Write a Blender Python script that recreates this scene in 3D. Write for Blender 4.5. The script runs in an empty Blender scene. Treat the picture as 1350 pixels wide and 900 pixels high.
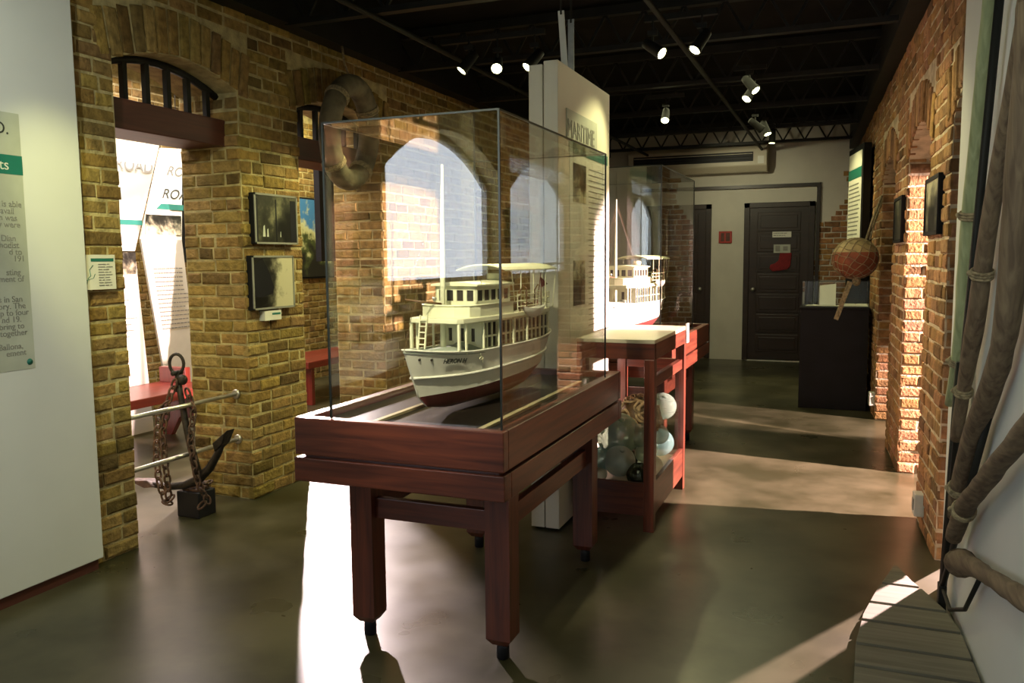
import bpy, math, random
from mathutils import Vector, Matrix
PI = math.pi
S = bpy.context.scene
COL = S.collection
R = random.Random(7)

# ------------------------------------------------------------------ materials
def newmat(name):
    m = bpy.data.materials.new(name); m.use_nodes = True
    nt = m.node_tree; nt.nodes.clear()
    out = nt.nodes.new('ShaderNodeOutputMaterial')
    return m, nt, out

def N(nt, t, **kw):
    n = nt.nodes.new(t)
    for k, v in kw.items(): setattr(n, k, v)
    return n

def c4(c): return (c[0], c[1], c[2], 1.0)

def coords(nt, scale=(1, 1, 1), kind='Object'):
    tc = N(nt, 'ShaderNodeTexCoord'); mp = N(nt, 'ShaderNodeMapping')
    mp.inputs['Scale'].default_value = scale
    nt.links.new(tc.outputs[kind], mp.inputs['Vector'])
    return mp.outputs['Vector']

def surf(name, col, rough=.6, var=.15, nscale=6, bump=0.0, bscale=40, metal=0.0, stretch=(1, 1, 1), spec=.5, col2=None, detail=5, attr=False, coat=0.0):
    m, nt, out = newmat(name)
    b = N(nt, 'ShaderNodeBsdfPrincipled'); nt.links.new(b.outputs[0], out.inputs[0])
    b.inputs['Roughness'].default_value = rough
    b.inputs['Metallic'].default_value = metal
    b.inputs['Specular IOR Level'].default_value = spec
    b.inputs['Coat Weight'].default_value = coat
    v = coords(nt, stretch)
    no = N(nt, 'ShaderNodeTexNoise'); no.inputs['Scale'].default_value = nscale; no.inputs['Detail'].default_value = detail
    nt.links.new(v, no.inputs['Vector'])
    mix = N(nt, 'ShaderNodeMix', data_type='RGBA')
    c2 = col2 if col2 else tuple(max(0, x * (1 - 2.2 * var)) for x in col)
    mix.inputs['A'].default_value = c4(c2); mix.inputs['B'].default_value = c4(col)
    ramp = N(nt, 'ShaderNodeMapRange'); ramp.inputs[1].default_value = .32; ramp.inputs[2].default_value = .62
    nt.links.new(no.outputs['Fac'], ramp.inputs[0]); nt.links.new(ramp.outputs[0], mix.inputs['Factor'])
    last = mix.outputs['Result']
    if attr:
        a = N(nt, 'ShaderNodeAttribute', attribute_name='tint')
        mul = N(nt, 'ShaderNodeMix', data_type='RGBA', blend_type='MULTIPLY'); mul.inputs['Factor'].default_value = 1
        nt.links.new(last, mul.inputs['A']); nt.links.new(a.outputs['Color'], mul.inputs['B']); last = mul.outputs['Result']
    nt.links.new(last, b.inputs['Base Color'])
    if bump:
        n2 = N(nt, 'ShaderNodeTexNoise'); n2.inputs['Scale'].default_value = bscale; n2.inputs['Detail'].default_value = 6
        nt.links.new(v, n2.inputs['Vector'])
        bp = N(nt, 'ShaderNodeBump'); bp.inputs['Strength'].default_value = bump; bp.inputs['Distance'].default_value = .01
        nt.links.new(n2.outputs['Fac'], bp.inputs['Height']); nt.links.new(bp.outputs[0], b.inputs['Normal'])
    return m

def wood(name, col, dark, axis=2, rough=.3, scale=1.0, coat=.3, bump=.08):
    st = [26 * scale] * 3; st[axis] = 1.6 * scale
    m, nt, out = newmat(name)
    b = N(nt, 'ShaderNodeBsdfPrincipled'); nt.links.new(b.outputs[0], out.inputs[0])
    b.inputs['Roughness'].default_value = rough; b.inputs['Coat Weight'].default_value = coat; b.inputs['Coat Roughness'].default_value = .25
    v = coords(nt, tuple(st))
    no = N(nt, 'ShaderNodeTexNoise'); no.inputs['Scale'].default_value = 1.6; no.inputs['Detail'].default_value = 8; no.inputs['Distortion'].default_value = .6
    nt.links.new(v, no.inputs['Vector'])
    cr = N(nt, 'ShaderNodeValToRGB')
    cr.color_ramp.elements[0].position = .3; cr.color_ramp.elements[0].color = c4(dark)
    cr.color_ramp.elements[1].position = .68; cr.color_ramp.elements[1].color = c4(col)
    nt.links.new(no.outputs['Fac'], cr.inputs[0]); nt.links.new(cr.outputs[0], b.inputs['Base Color'])
    bp = N(nt, 'ShaderNodeBump'); bp.inputs['Strength'].default_value = bump; bp.inputs['Distance'].default_value = .004
    nt.links.new(no.outputs['Fac'], bp.inputs['Height']); nt.links.new(bp.outputs[0], b.inputs['Normal'])
    return m

def glassm(name, tint=(.96, .98, .96), ior=1.5, rough=0.0, refl=1.0):
    m, nt, out = newmat(name)
    t = N(nt, 'ShaderNodeBsdfTransparent'); t.inputs[0].default_value = c4(tint)
    g = N(nt, 'ShaderNodeBsdfGlossy'); g.inputs['Roughness'].default_value = rough
    f = N(nt, 'ShaderNodeFresnel'); ge = N(nt, 'ShaderNodeNewGeometry'); io = N(nt, 'ShaderNodeMapRange')   # a thin pane mirrors alike from both sides
    io.inputs[3].default_value = ior; io.inputs[4].default_value = 1 / ior
    nt.links.new(ge.outputs['Backfacing'], io.inputs[0]); nt.links.new(io.outputs[0], f.inputs['IOR'])
    mu = N(nt, 'ShaderNodeMath', operation='MULTIPLY'); mu.inputs[1].default_value = refl
    nt.links.new(f.outputs[0], mu.inputs[0])
    mx = N(nt, 'ShaderNodeMixShader')
    nt.links.new(mu.outputs[0], mx.inputs[0]); nt.links.new(t.outputs[0], mx.inputs[1]); nt.links.new(g.outputs[0], mx.inputs[2])
    nt.links.new(mx.outputs[0], out.inputs[0])
    return m

def float_glass(name, tint, body, k=.3):
    m, nt, out = newmat(name)
    t = N(nt, 'ShaderNodeBsdfTransparent'); t.inputs[0].default_value = c4(tint)
    d = N(nt, 'ShaderNodeBsdfDiffuse'); d.inputs[0].default_value = c4(body)
    g = N(nt, 'ShaderNodeBsdfGlossy'); g.inputs['Roughness'].default_value = .04
    lw = N(nt, 'ShaderNodeLayerWeight'); lw.inputs['Blend'].default_value = .25
    mr = N(nt, 'ShaderNodeMapRange'); mr.inputs[3].default_value = k; mr.inputs[4].default_value = min(1, k + .45)
    nt.links.new(lw.outputs['Facing'], mr.inputs[0])
    m1 = N(nt, 'ShaderNodeMixShader'); nt.links.new(mr.outputs[0], m1.inputs[0]); nt.links.new(t.outputs[0], m1.inputs[1]); nt.links.new(d.outputs[0], m1.inputs[2])
    m2 = N(nt, 'ShaderNodeMixShader'); m2.inputs[0].default_value = .14
    nt.links.new(m1.outputs[0], m2.inputs[1]); nt.links.new(g.outputs[0], m2.inputs[2]); nt.links.new(m2.outputs[0], out.inputs[0])
    return m

def emit(name, col, s):
    m, nt, out = newmat(name)
    e = N(nt, 'ShaderNodeEmission'); e.inputs[0].default_value = c4(col); e.inputs[1].default_value = s
    nt.links.new(e.outputs[0], out.inputs[0]); return m

def photo(name, stops, scale=7, axis=0, bias=.6, rough=.35, seed=0.0, detail=7):
    """a printed picture: a graded blotchy image across the print"""
    m, nt, out = newmat(name)
    b = N(nt, 'ShaderNodeBsdfPrincipled'); nt.links.new(b.outputs[0], out.inputs[0]); b.inputs['Roughness'].default_value = rough
    tc = N(nt, 'ShaderNodeTexCoord'); sep = N(nt, 'ShaderNodeSeparateXYZ'); nt.links.new(tc.outputs['Generated'], sep.inputs[0])
    mp = N(nt, 'ShaderNodeMapping'); mp.inputs['Location'].default_value = (seed, seed * 1.7, seed * .6)
    nt.links.new(tc.outputs['Object'], mp.inputs['Vector'])
    no = N(nt, 'ShaderNodeTexNoise'); no.inputs['Scale'].default_value = scale; no.inputs['Detail'].default_value = detail; no.inputs['Roughness'].default_value = .62
    nt.links.new(mp.outputs[0], no.inputs['Vector'])
    a = N(nt, 'ShaderNodeMath', operation='MULTIPLY'); a.inputs[1].default_value = bias
    nt.links.new(sep.outputs[axis], a.inputs[0])
    c = N(nt, 'ShaderNodeMath', operation='ADD'); nt.links.new(a.outputs[0], c.inputs[0]); nt.links.new(no.outputs['Fac'], c.inputs[1])
    d = N(nt, 'ShaderNodeMath', operation='SUBTRACT'); d.inputs[1].default_value = bias * .5; nt.links.new(c.outputs[0], d.inputs[0])
    cr = N(nt, 'ShaderNodeValToRGB'); el = cr.color_ramp.elements
    while len(el) < len(stops): el.new(.5)
    for e, (p, col) in zip(el, stops): e.position = p; e.color = c4(col)
    nt.links.new(d.outputs[0], cr.inputs[0]); nt.links.new(cr.outputs[0], b.inputs['Base Color'])
    return m

M = {}
M['brick'] = surf('london_brick', (.35, .242, .080), .88, .2, 22, bump=.9, bscale=55, attr=True, spec=.2)
M['brick_red'] = surf('red_brick', (.45, .255, .115), .88, .2, 22, bump=.9, bscale=55, attr=True, spec=.2)
M['mortar'] = surf('lime_mortar', (.50, .42, .21), .95, .2, 14, bump=.8, bscale=60, spec=.1)
M['mortar_red'] = surf('lime_mortar_pale', (.60, .50, .34), .95, .2, 14, bump=.8, bscale=60, spec=.1)
M['plaster'] = surf('white_plaster', (.62, .60, .52), .85, .05, 3, bump=.15, bscale=30, spec=.2)
M['ceil'] = surf('black_ceiling', (.012, .012, .010), .9, .2, 3, spec=.1)
M['steel_dark'] = surf('black_painted_steel', (.013, .013, .010), .6, .2, 8, spec=.3)
M['white_paint'] = surf('white_board', (.66, .68, .66), .55, .03, 2, spec=.3)
M['white_warm'] = surf('warm_white_board', (.72, .68, .58), .5, .04, 2, spec=.3)
M['paper'] = surf('printed_paper', (.72, .71, .62), .6, .05, 6)
M['paper_grey'] = surf('grey_green_paper', (.47, .50, .42), .6, .12, 3)
M['teal'] = surf('teal_print', (.01, .16, .12), .5, .1, 5)
M['ink'] = surf('dark_ink', (.03, .035, .03), .6, .1, 8)
M['inkgrey'] = surf('grey_ink', (.24, .24, .21), .6, .1, 8)
M['black'] = surf('black_paint', (.008, .008, .012), .5, .2, 5, spec=.3)
M['black_board'] = surf('black_board', (.010, .010, .011), .7, .2, 5, spec=.2)
M['iron'] = surf('wrought_iron', (.028, .022, .018), .55, .3, 30, bump=.5, bscale=50, metal=.4)
M['rust'] = surf('rusty_iron', (.10, .05, .03), .7, .35, 25, bump=.5, bscale=50)
M['alu'] = surf('brushed_metal', (.60, .58, .52), .35, .1, 20, metal=.9)
M['galv'] = surf('galvanised_steel', (.42, .44, .42), .45, .1, 20, metal=.6)
for i, a in enumerate('xyz'):
    M['mahog_' + a] = wood('mahogany_' + a, (.145, .034, .016), (.052, .012, .007), i, .36, 1, .15)
    M['red_' + a] = wood('red_painted_wood_' + a, (.22, .026, .016), (.12, .014, .009), i, .4)
    M['pole_' + a] = wood('weathered_pole_' + a, (.21, .155, .095), (.09, .06, .037), i, .8, 1.2, 0, .5)
    M['plank_' + a] = wood('weathered_plank_' + a, (.19, .175, .13), (.12, .108, .078), i, .75, .8, 0, .3)
M['lintel'] = wood('dark_lintel', (.105, .030, .018), (.05, .014, .010), 1, .5, .6, 0)
M['door'] = wood('dark_door', (.022, .009, .006), (.010, .0045, .0035), 0, .4, .6, .1)
M['green_pole'] = wood('pale_green_pole', (.40, .45, .25), (.24, .28, .14), 2, .75, 1.2, 0, .4)
M['rope'] = surf('hemp_rope', (.42, .34, .20), .9, .25, 60, bump=.8, bscale=90)
M['cord'] = surf('pale_net_cord', (.46, .37, .22), .9, .2, 60, bump=.5)
M['float_red'] = surf('brick_red_float', (.36, .10, .045), .7, .2, 8, bump=.2)
M['float_cream'] = surf('cream_float', (.55, .42, .20), .7, .2, 8, bump=.2)
M['hull_white'] = surf('cream_white_hull', (.70, .69, .58), .4, .05, 8)
M['hull_red'] = surf('oxide_red_hull', (.20, .035, .035), .45, .1, 8)
M['cabin'] = surf('cream_cabin_paint', (.70, .70, .48), .5, .05, 10)
M['cabin_dark'] = surf('dark_cabin_inside', (.035, .026, .02), .6, .3, 30)
M['deck_grey'] = surf('grey_deck', (.28, .32, .26), .6, .1, 10)
M['brown_rail'] = surf('brown_rail_paint', (.14, .075, .03), .5, .2, 20)
M['case_floor'] = surf('dark_case_floor', (.012, .009, .007), .4, .2, 4, spec=.1)
M['batten'] = surf('pale_batten', (.42, .36, .20), .35, .1, 10)
M['marble'] = surf('pale_table_top', (.66, .60, .44), .4, .05, 4)
M['ac'] = surf('ivory_plastic', (.55, .50, .38), .45, .03, 3)
M['ring'] = surf('weathered_ring_canvas', (.19, .16, .10), .85, .3, 9, bump=.5, bscale=30)
M['sw_white'] = surf('white_plastic', (.70, .70, .62), .4, .03, 3)
M['red_cloth'] = surf('red_felt', (.20, .012, .016), .9, .15, 30)
M['red_sign'] = surf('red_sign_paint', (.40, .03, .02), .5, .1, 10)
M['lens'] = emit('lit_lamp_lens', (1.0, 1.0, .50), 16.0)
M['daylight'] = emit('daylit_frosted_pane', (.82, .89, 1.0), 9.5)
M['glass'] = glassm('case_glass', (.985, .992, .982), 1.5)
M['glass_edge'] = surf('polished_glass_edge', (.008, .012, .010), .3, .1, 5)
M['fl_green'] = float_glass('sea_green_float_glass', (.74, .86, .78), (.44, .58, .47), .5)
M['fl_pale'] = float_glass('pale_float_glass', (.84, .90, .84), (.58, .63, .54), .4)
M['fl_dark'] = float_glass('dark_bottle_float_glass', (.20, .28, .22), (.03, .05, .035), .3)
M['fl_blue'] = float_glass('blue_green_float_glass', (.60, .80, .78), (.30, .52, .50), .5)
M['coral'] = surf('dry_brown_rope', (.58, .40, .22), .85, .3, 40, bump=.6)
bw = [(.36, (.006, .006, .005)), (.46, (.03, .03, .022)), (.56, (.16, .15, .10)), (.70, (.52, .49, .33))]
M['photo1'] = photo('grove_photograph', [(.40, (.006, .006, .005)), (.55, (.035, .035, .022)), (.66, (.16, .155, .09)), (.8, (.46, .44, .28))], 6, 2, .15, seed=3)
M['photo2'] = photo('dockside_photograph', bw, 7, 1, .85, seed=8)
M['photo3'] = photo('small_photograph', bw, 9, 2, .3, seed=1.2)
M['photo4'] = photo('crowd_photograph', bw, 12, 2, -.3, seed=5)
M['landscape'] = photo('landscape_print', [(.30, (.02, .02, .015)), (.42, (.07, .09, .03)), (.5, (.5, .5, .25)), (.58, (.55, .58, .34)), (.68, (.06, .20, .45))], 4, 2, .55, seed=2)

# floor: polished concrete
def floor_mat():
    m, nt, out = newmat('polished_concrete')
    b = N(nt, 'ShaderNodeBsdfPrincipled'); nt.links.new(b.outputs[0], out.inputs[0]); b.inputs['Specular IOR Level'].default_value = .42
    v = coords(nt)
    v.node.inputs['Rotation'].default_value = (.5, .37, .21); v.node.inputs['Location'].default_value = (3.3, 1.7, .43)
    n1 = N(nt, 'ShaderNodeTexNoise'); n1.inputs['Scale'].default_value = 1.7; n1.inputs['Detail'].default_value = 5; n1.inputs['Roughness'].default_value = .58
    nt.links.new(v, n1.inputs['Vector'])
    cr = N(nt, 'ShaderNodeValToRGB'); e = cr.color_ramp.elements
    e[0].position = .38; e[0].color = (.030, .029, .013, 1); e[1].position = .64; e[1].color = (.088, .080, .046, 1)
    nt.links.new(n1.outputs['Fac'], cr.inputs[0]); nt.links.new(cr.outputs[0], b.inputs['Base Color'])
    n2 = N(nt, 'ShaderNodeTexNoise'); n2.inputs['Scale'].default_value = 3.1; n2.inputs['Detail'].default_value = 3
    nt.links.new(v, n2.inputs['Vector'])
    mr = N(nt, 'ShaderNodeMapRange'); mr.inputs[3].default_value = .2; mr.inputs[4].default_value = .42
    nt.links.new(n2.outputs['Fac'], mr.inputs[0]); nt.links.new(mr.outputs[0], b.inputs['Roughness'])
    return m
M['floor'] = floor_mat()

# ------------------------------------------------------------------ mesh builder
class MB:
    def __init__(s): s.v = []; s.f = []; s.mi = []; s.sm = []; s.tint = []; s.m = 0; s.t = (1, 1, 1)
    def add(s, verts, faces, smooth=False):
        b = len(s.v); s.v += [Vector(p) for p in verts]
        for f in faces:
            s.f.append([b + i for i in f]); s.mi.append(s.m); s.sm.append(smooth); s.tint.append(s.t)
        return s
    def box(s, a, b):
        x0, y0, z0 = [min(p, q) for p, q in zip(a, b)]; x1, y1, z1 = [max(p, q) for p, q in zip(a, b)]
        v = [(x0, y0, z0), (x1, y0, z0), (x1, y1, z0), (x0, y1, z0), (x0, y0, z1), (x1, y0, z1), (x1, y1, z1), (x0, y1, z1)]
        return s.add(v, [(0, 3, 2, 1), (4, 5, 6, 7), (0, 1, 5, 4), (1, 2, 6, 5), (2, 3, 7, 6), (3, 0, 4, 7)])
    def obox(s, c, U, V, W, h):
        c = Vector(c); U = Vector(U).normalized() * h[0]; V = Vector(V).normalized() * h[1]; W = Vector(W).normalized() * h[2]
        v = [c + a * U + b * V + d * W for d in (-1, 1) for a, b in ((-1, -1), (1, -1), (1, 1), (-1, 1))]
        return s.add(v, [(0, 3, 2, 1), (4, 5, 6, 7), (0, 1, 5, 4), (1, 2, 6, 5), (2, 3, 7, 6), (3, 0, 4, 7)])
    def bar(s, a, b, w, d=None, up=(0, 0, 1)):
        a = Vector(a); b = Vector(b); D = (b - a); L = D.length; D.normalize(); up = Vector(up)
        if abs(D.dot(up)) > .95: up = Vector((1, 0, 0))
        U = D.cross(up).normalized(); V = U.cross(D)
        return s.obox((a + b) / 2, U, V, D, (w / 2, (d or w) / 2, L / 2))
    def prism(s, pts, ext):
        n = len(pts); e = Vector(ext); v = [Vector(p) for p in pts] + [Vector(p) + e for p in pts]
        return s.add(v, [tuple(range(n))[::-1], tuple(range(n, 2 * n))] + [(i, (i + 1) % n, n + (i + 1) % n, n + i) for i in range(n)])
    def tube(s, pts, r, seg=10, closed=False, caps=True):
        pts = [Vector(p) for p in pts]; n = len(pts)
        rr = r if isinstance(r, (list, tuple)) else [r] * n
        rings = []; prev = None
        for i, p in enumerate(pts):
            if closed: t = pts[(i + 1) % n] - pts[i - 1]
            else: t = pts[min(i + 1, n - 1)] - pts[max(i - 1, 0)]
            t.normalize()
            if prev is None:
                a = Vector((0, 0, 1)) if abs(t.z) < .9 else Vector((1, 0, 0))
                u = t.cross(a).normalized()
            else:
                u = prev - t * prev.dot(t); u.normalize()
            prev = u; w = t.cross(u)
            rings.append([p + (u * math.cos(2 * PI * k / seg) + w * math.sin(2 * PI * k / seg)) * rr[i] for k in range(seg)])
        v = [q for ring in rings for q in ring]; f = []
        for i in range(n if closed else n - 1):
            j = (i + 1) % n
            for k in range(seg):
                l = (k + 1) % seg
                f.append((i * seg + k, i * seg + l, j * seg + l, j * seg + k))
        if not closed and caps:
            f.append(tuple(range(seg))[::-1]); f.append(tuple((n - 1) * seg + k for k in range(seg)))
        return s.add(v, f, True)
    def lathe(s, prof, c=(0, 0, 0), axis=(0, 0, 1), seg=24, caps=True):
        c = Vector(c); A = Vector(axis).normalized(); a = Vector((0, 0, 1)) if abs(A.z) < .9 else Vector((1, 0, 0))
        u = A.cross(a).normalized(); w = A.cross(u); v = []; f = []
        for r, h in prof:
            for k in range(seg):
                v.append(c + A * h + (u * math.cos(2 * PI * k / seg) + w * math.sin(2 * PI * k / seg)) * r)
        for i in range(len(prof) - 1):
            for k in range(seg):
                l = (k + 1) % seg
                f.append((i * seg + k, i * seg + l, (i + 1) * seg + l, (i + 1) * seg + k))
        if caps:
            f.append(tuple(range(seg))[::-1]); f.append(tuple((len(prof) - 1) * seg + k for k in range(seg)))
        return s.add(v, f, True)
    def sphere(s, c, r, seg=28, rings=16, sq=(1, 1, 1), a0=0, a1=PI):
        prof = []
        c = Vector(c); v = []; f = []
        for i in range(rings + 1):
            th = a0 + (a1 - a0) * i / rings
            for k in range(seg):
                ph = 2 * PI * k / seg
                v.append(c + Vector((math.sin(th) * math.cos(ph) * r * sq[0], math.sin(th) * math.sin(ph) * r * sq[1], math.cos(th) * r * sq[2])))
        for i in range(rings):
            for k in range(seg):
                l = (k + 1) % seg
                f.append((i * seg + k, (i + 1) * seg + k, (i + 1) * seg + l, i * seg + l))
        return s.add(v, f, True)
    def brick(s, c, U, V, Nn, w, h, dep=.03, out=.007, j=.004, ch=.008):
        c = Vector(c); U = Vector(U); V = Vector(V); Nn = Vector(Nn)
        r = lambda: R.uniform(-j, j)
        def P(a, b, d): return c + U * (a + r()) + V * (b + r()) + Nn * d
        hw, hh = w / 2, h / 2
        o = out + R.uniform(-.005, .006)
        v = [P(-hw, -hh, -dep), P(hw, -hh, -dep), P(hw, hh, -dep), P(-hw, hh, -dep)]
        v += [c + (p - c) - Nn * ((p - c).dot(Nn)) + Nn * (o - ch * .7) for p in v]
        q = [P(-hw + ch, -hh + ch, o), P(hw - ch, -hh + ch, o), P(hw - ch, hh - ch, o), P(-hw + ch, hh - ch, o)]
        k = R.random(); g = .62 + .42 * R.random()
        if R.random() < .12: g *= .55
        s.t = (g, g * (.88 + .16 * k), g * (.75 + .35 * R.random()))
        f = [(0, 1, 5, 4), (1, 2, 6, 5), (2, 3, 7, 6), (3, 0, 4, 7), (4, 5, 9, 8), (5, 6, 10, 9), (6, 7, 11, 10), (7, 4, 8, 11), (8, 9, 10, 11)]
        s.add(v + q, f); s.t = (1, 1, 1)
    def mesh(s, name, mats, off=Vector((0, 0, 0))):
        me = bpy.data.meshes.new(name)
        me.from_pydata([tuple(p - off) for p in s.v], [], s.f)
        for m in mats: me.materials.append(m)
        me.polygons.foreach_set('material_index', s.mi); me.polygons.foreach_set('use_smooth', s.sm)
        if any(t != (1, 1, 1) for t in s.tint):
            at = me.attributes.new('tint', 'FLOAT_COLOR', 'FACE')
            at.data.foreach_set('color', [x for t in s.tint for x in (*t, 1.0)])
        me.validate(); me.update()
        return me

def rootloc(o):
    while o.parent: o = o.parent
    return Vector(o.location) if o.get('_w', 1) else Vector((0, 0, 0))

def link(name, me, parent=None):
    o = bpy.data.objects.new(name, me); COL.objects.link(o)
    if parent: o.parent = parent
    return o

LOCAL = set()
def build(name, mb, mats, parent=None, bev=0.0, label=None):
    """one mesh object; world coordinates unless its thing is a local one"""
    if not isinstance(mats, (list, tuple)): mats = [mats]
    off = Vector((0, 0, 0))
    if parent:
        r = parent
        while r.parent: r = r.parent
        off = Vector(r.location) if r not in LOCAL else off
    else:
        lo = [min(p[i] for p in mb.v) for i in range(3)]; hi = [max(p[i] for p in mb.v) for i in range(3)]
        off = Vector(((lo[0] + hi[0]) / 2, (lo[1] + hi[1]) / 2, lo[2]))
    o = link(name, mb.mesh(name, mats, off), parent)
    if not parent: o.location = off
    if bev:
        b = o.modifiers.new('Bevel', 'BEVEL'); b.width = bev; b.segments = 2; b.limit_method = 'ANGLE'
    if label: o['label'] = label
    return o

def tag(o, label, cat, group=None):
    o['label'] = label; o['category'] = cat
    if group: o['group'] = group
    return o

def thing(name, label, cat, loc, group=None, rz=0, local=False):
    o = bpy.data.objects.new(name, None); COL.objects.link(o); o.location = loc; o.rotation_euler = (0, 0, rz); o.empty_display_size = .1
    tag(o, label, cat, group)
    if local: LOCAL.add(o)
    return o

def struct(name, mb, mats, parent=None, bev=0):
    o = build(name, mb, mats, parent, bev)
    if not parent: o['kind'] = 'structure'
    return o

def text(name, body, size, origin, right, up, mat, parent, shear=0, ext=.0006, align='LEFT', sx=1.0, bold=0):
    cu = bpy.data.curves.new('t', 'FONT'); cu.body = body; cu.size = size; cu.extrude = ext; cu.shear = shear; cu.align_x = align; cu.offset = bold
    to = bpy.data.objects.new('t', cu); COL.objects.link(to)
    dg = bpy.context.evaluated_depsgraph_get(); dg.update()
    me = bpy.data.meshes.new_from_object(to.evaluated_get(dg)); bpy.data.objects.remove(to); bpy.data.curves.remove(cu)
    right = Vector(right).normalized(); up = Vector(up).normalized(); nn = right.cross(up)
    off = Vector((0, 0, 0)); r = parent
    while r and r.parent: r = r.parent
    if r and r not in LOCAL: off = Vector(r.location)
    og = Vector(origin) - off
    me.transform(Matrix(((right.x * sx, up.x, nn.x, og.x), (right.y * sx, up.y, nn.y, og.y), (right.z * sx, up.z, nn.z, og.z), (0, 0, 0, 1))))
    me.materials.clear(); me.materials.append(mat); me.name = name
    return link(name, me, parent)

def lines(mb, o, right, up, w, n, pitch, h=.004, ragged=.35, t=.0008, seed=1):
    r = random.Random(seed); o = Vector(o); right = Vector(right).normalized(); up = Vector(up).normalized(); nn = right.cross(up)
    for i in range(n):
        x = 0; wl = w * (1 - ragged * r.random())
        while x < wl - .01:
            k = min(r.uniform(.012, .045), wl - x)
            mb.obox(o + right * (x + k / 2) - up * (i * pitch) + nn * t, right, up, nn, (k / 2, h / 2, t))
            x += k + .007

# ------------------------------------------------------------------ brick laying
def course(mb, O, U, Nn, ivals, z, h, par, L=.205, jit=.014, gap=.011):
    O = Vector(O); U = Vector(U); Nn = Vector(Nn)
    for (a, b) in ivals:
        if b - a < .03: continue
        x = a; e = b + R.uniform(-jit * .3, jit)
        x = a - R.uniform(-jit * .3, jit)
        w = L * (.5 if par else 1.0) * R.uniform(.92, 1.06)
        while x < e - .02:
            if e - (x + w) < .06: w = e - x
            mb.brick(O + U * (x + w / 2) + Vector((0, 0, z + R.uniform(-.002, .002))), U, (0, 0, 1), Nn, w - gap * R.uniform(.7, 1.4), h - gap * R.uniform(.7, 1.4))
            x += w; w = L * (R.choice((1, 1, 1, .52))) * R.uniform(.92, 1.06)

def cut(ivals, a, b):
    out = []
    for x, y in ivals:
        if b <= x or a >= y: out.append((x, y)); continue
        if a > x: out.append((x, a))
        if b < y: out.append((b, y))
    return out

CH_ = .0735
def brick_wall(mb, O, U, Nn, u0, u1, z0, z1, openings):
    """openings: (a, b, spring, crown) arched; bricks on the face and a row of soldiers over each arch"""
    i = 0; z = z0 + CH_ / 2
    while z < z1:
        iv = [(u0, u1)]
        for (a, b, sp, cr) in openings:
            if z < sp: iv = cut(iv, a, b)
            elif z < cr + .25:
                iv = cut(iv, a - .10 * min(1, (z - sp) / .2), b + .10 * min(1, (z - sp) / .2)) if z < cr + .235 else iv
        course(mb, O, U, Nn, iv, z, CH_, i % 2)
        z += CH_; i += 1
    for (a, b, sp, cr) in openings:
        n = int((b - a + .16) / .074); m = (a + b) / 2
        for k in range(n):
            u = a - .08 + (k + .5) * (b - a + .16) / n; q = (u - m) / ((b - a) / 2)
            zi = sp + (cr - sp) * (1 - min(1, q * q)); ang = q * .16
            V = Vector((0, 0, math.cos(ang))) + Vector(U) * math.sin(ang); UU = Vector(U) * math.cos(ang) - Vector((0, 0, math.sin(ang)))
            mb.brick(Vector(O) + Vector(U) * u + V * .117 + Vector((0, 0, zi)), UU, V, Nn, .064, .225, out=.014)

def arch_fill(mb, O, U, D, a, b, sp, cr, top):
    """solid wall above an arched opening"""
    O = Vector(O); U = Vector(U); pts = []
    n = 12
    for k in range(n + 1):
        u = a + (b - a) * k / n; q = (2 * k / n - 1)
        pts.append(O + U * u + Vector((0, 0, sp + (cr - sp) * (1 - q * q))))
    pts += [O + U * b + Vector((0, 0, top)), O + U * a + Vector((0, 0, top))]
    mb.prism(pts, D)

# ------------------------------------------------------------------ the setting
HC = 3.22
LX = -3.33; LT = .44
O1 = (3.125, 4.03, 2.45, 2.55); O2 = (4.60, 5.66, 2.45, 2.55)
def box_struct(name, a, b, mat, bev=0):
    mb = MB(); mb.box(a, b); return struct(name, mb, mat, bev=bev)
box_struct('floor', (-6.3, -3.4, -.1), (5.4, 12.3, 0), M['floor'])
box_struct('ceiling', (-6.3, -3.4, HC), (5.4, 12.3, HC + .1), M['ceil'])
box_struct('wall_rear', (-6.3, -3.5, 0), (5.4, -3.4, HC), M['white_paint'])
box_struct('wall_outer_right', (5.3, -3.4, 0), (5.4, 12.3, HC), M['plaster'])

# left wall with two arched doorways
mb = MB(); mb.m = 0
top = HC
W0 = (-3.1, -.62, 2.20, 2.62)   # arched window behind the viewpoint
for a, b in ((-3.4, W0[0]), (W0[1], O1[0]), (O1[1], O2[0]), (O2[1], 12.0)):
    mb.box((LX - LT, a, 0), (LX, b, top))
mb.box((LX - LT, W0[0], 0), (LX, W0[1], 1.22))
for o in (W0, O1, O2):
    arch_fill(mb, (LX, 0, 0), (0, 1, 0), (-LT, 0, 0), o[0], o[1], o[2], o[3], top)
mb.m = 1
brick_wall(mb, (LX, 0, 0), (0, 1, 0), (1, 0, 0), 1.6, 12.0, 0, 3.0, [O1, O2])
for yj in (O1[1], O2[1]):
    i = 0; z = CH_ / 2
    while z < 2.44:
        course(mb, (LX, yj, 0), (-1, 0, 0), (0, -1, 0), [(0.0, LT)], z, CH_, 1 - i % 2, L=.22, jit=.006); z += CH_; i += 1
for yj in (O2[0],):
    i = 0; z = CH_ / 2
    while z < 2.44:
        course(mb, (LX, yj, 0), (-1, 0, 0), (0, 1, 0), [(0.0, LT)], z, CH_, 1 - i % 2, L=.22, jit=.006); z += CH_; i += 1
struct('wall_left', mb, [M['mortar'], M['brick']])

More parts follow.
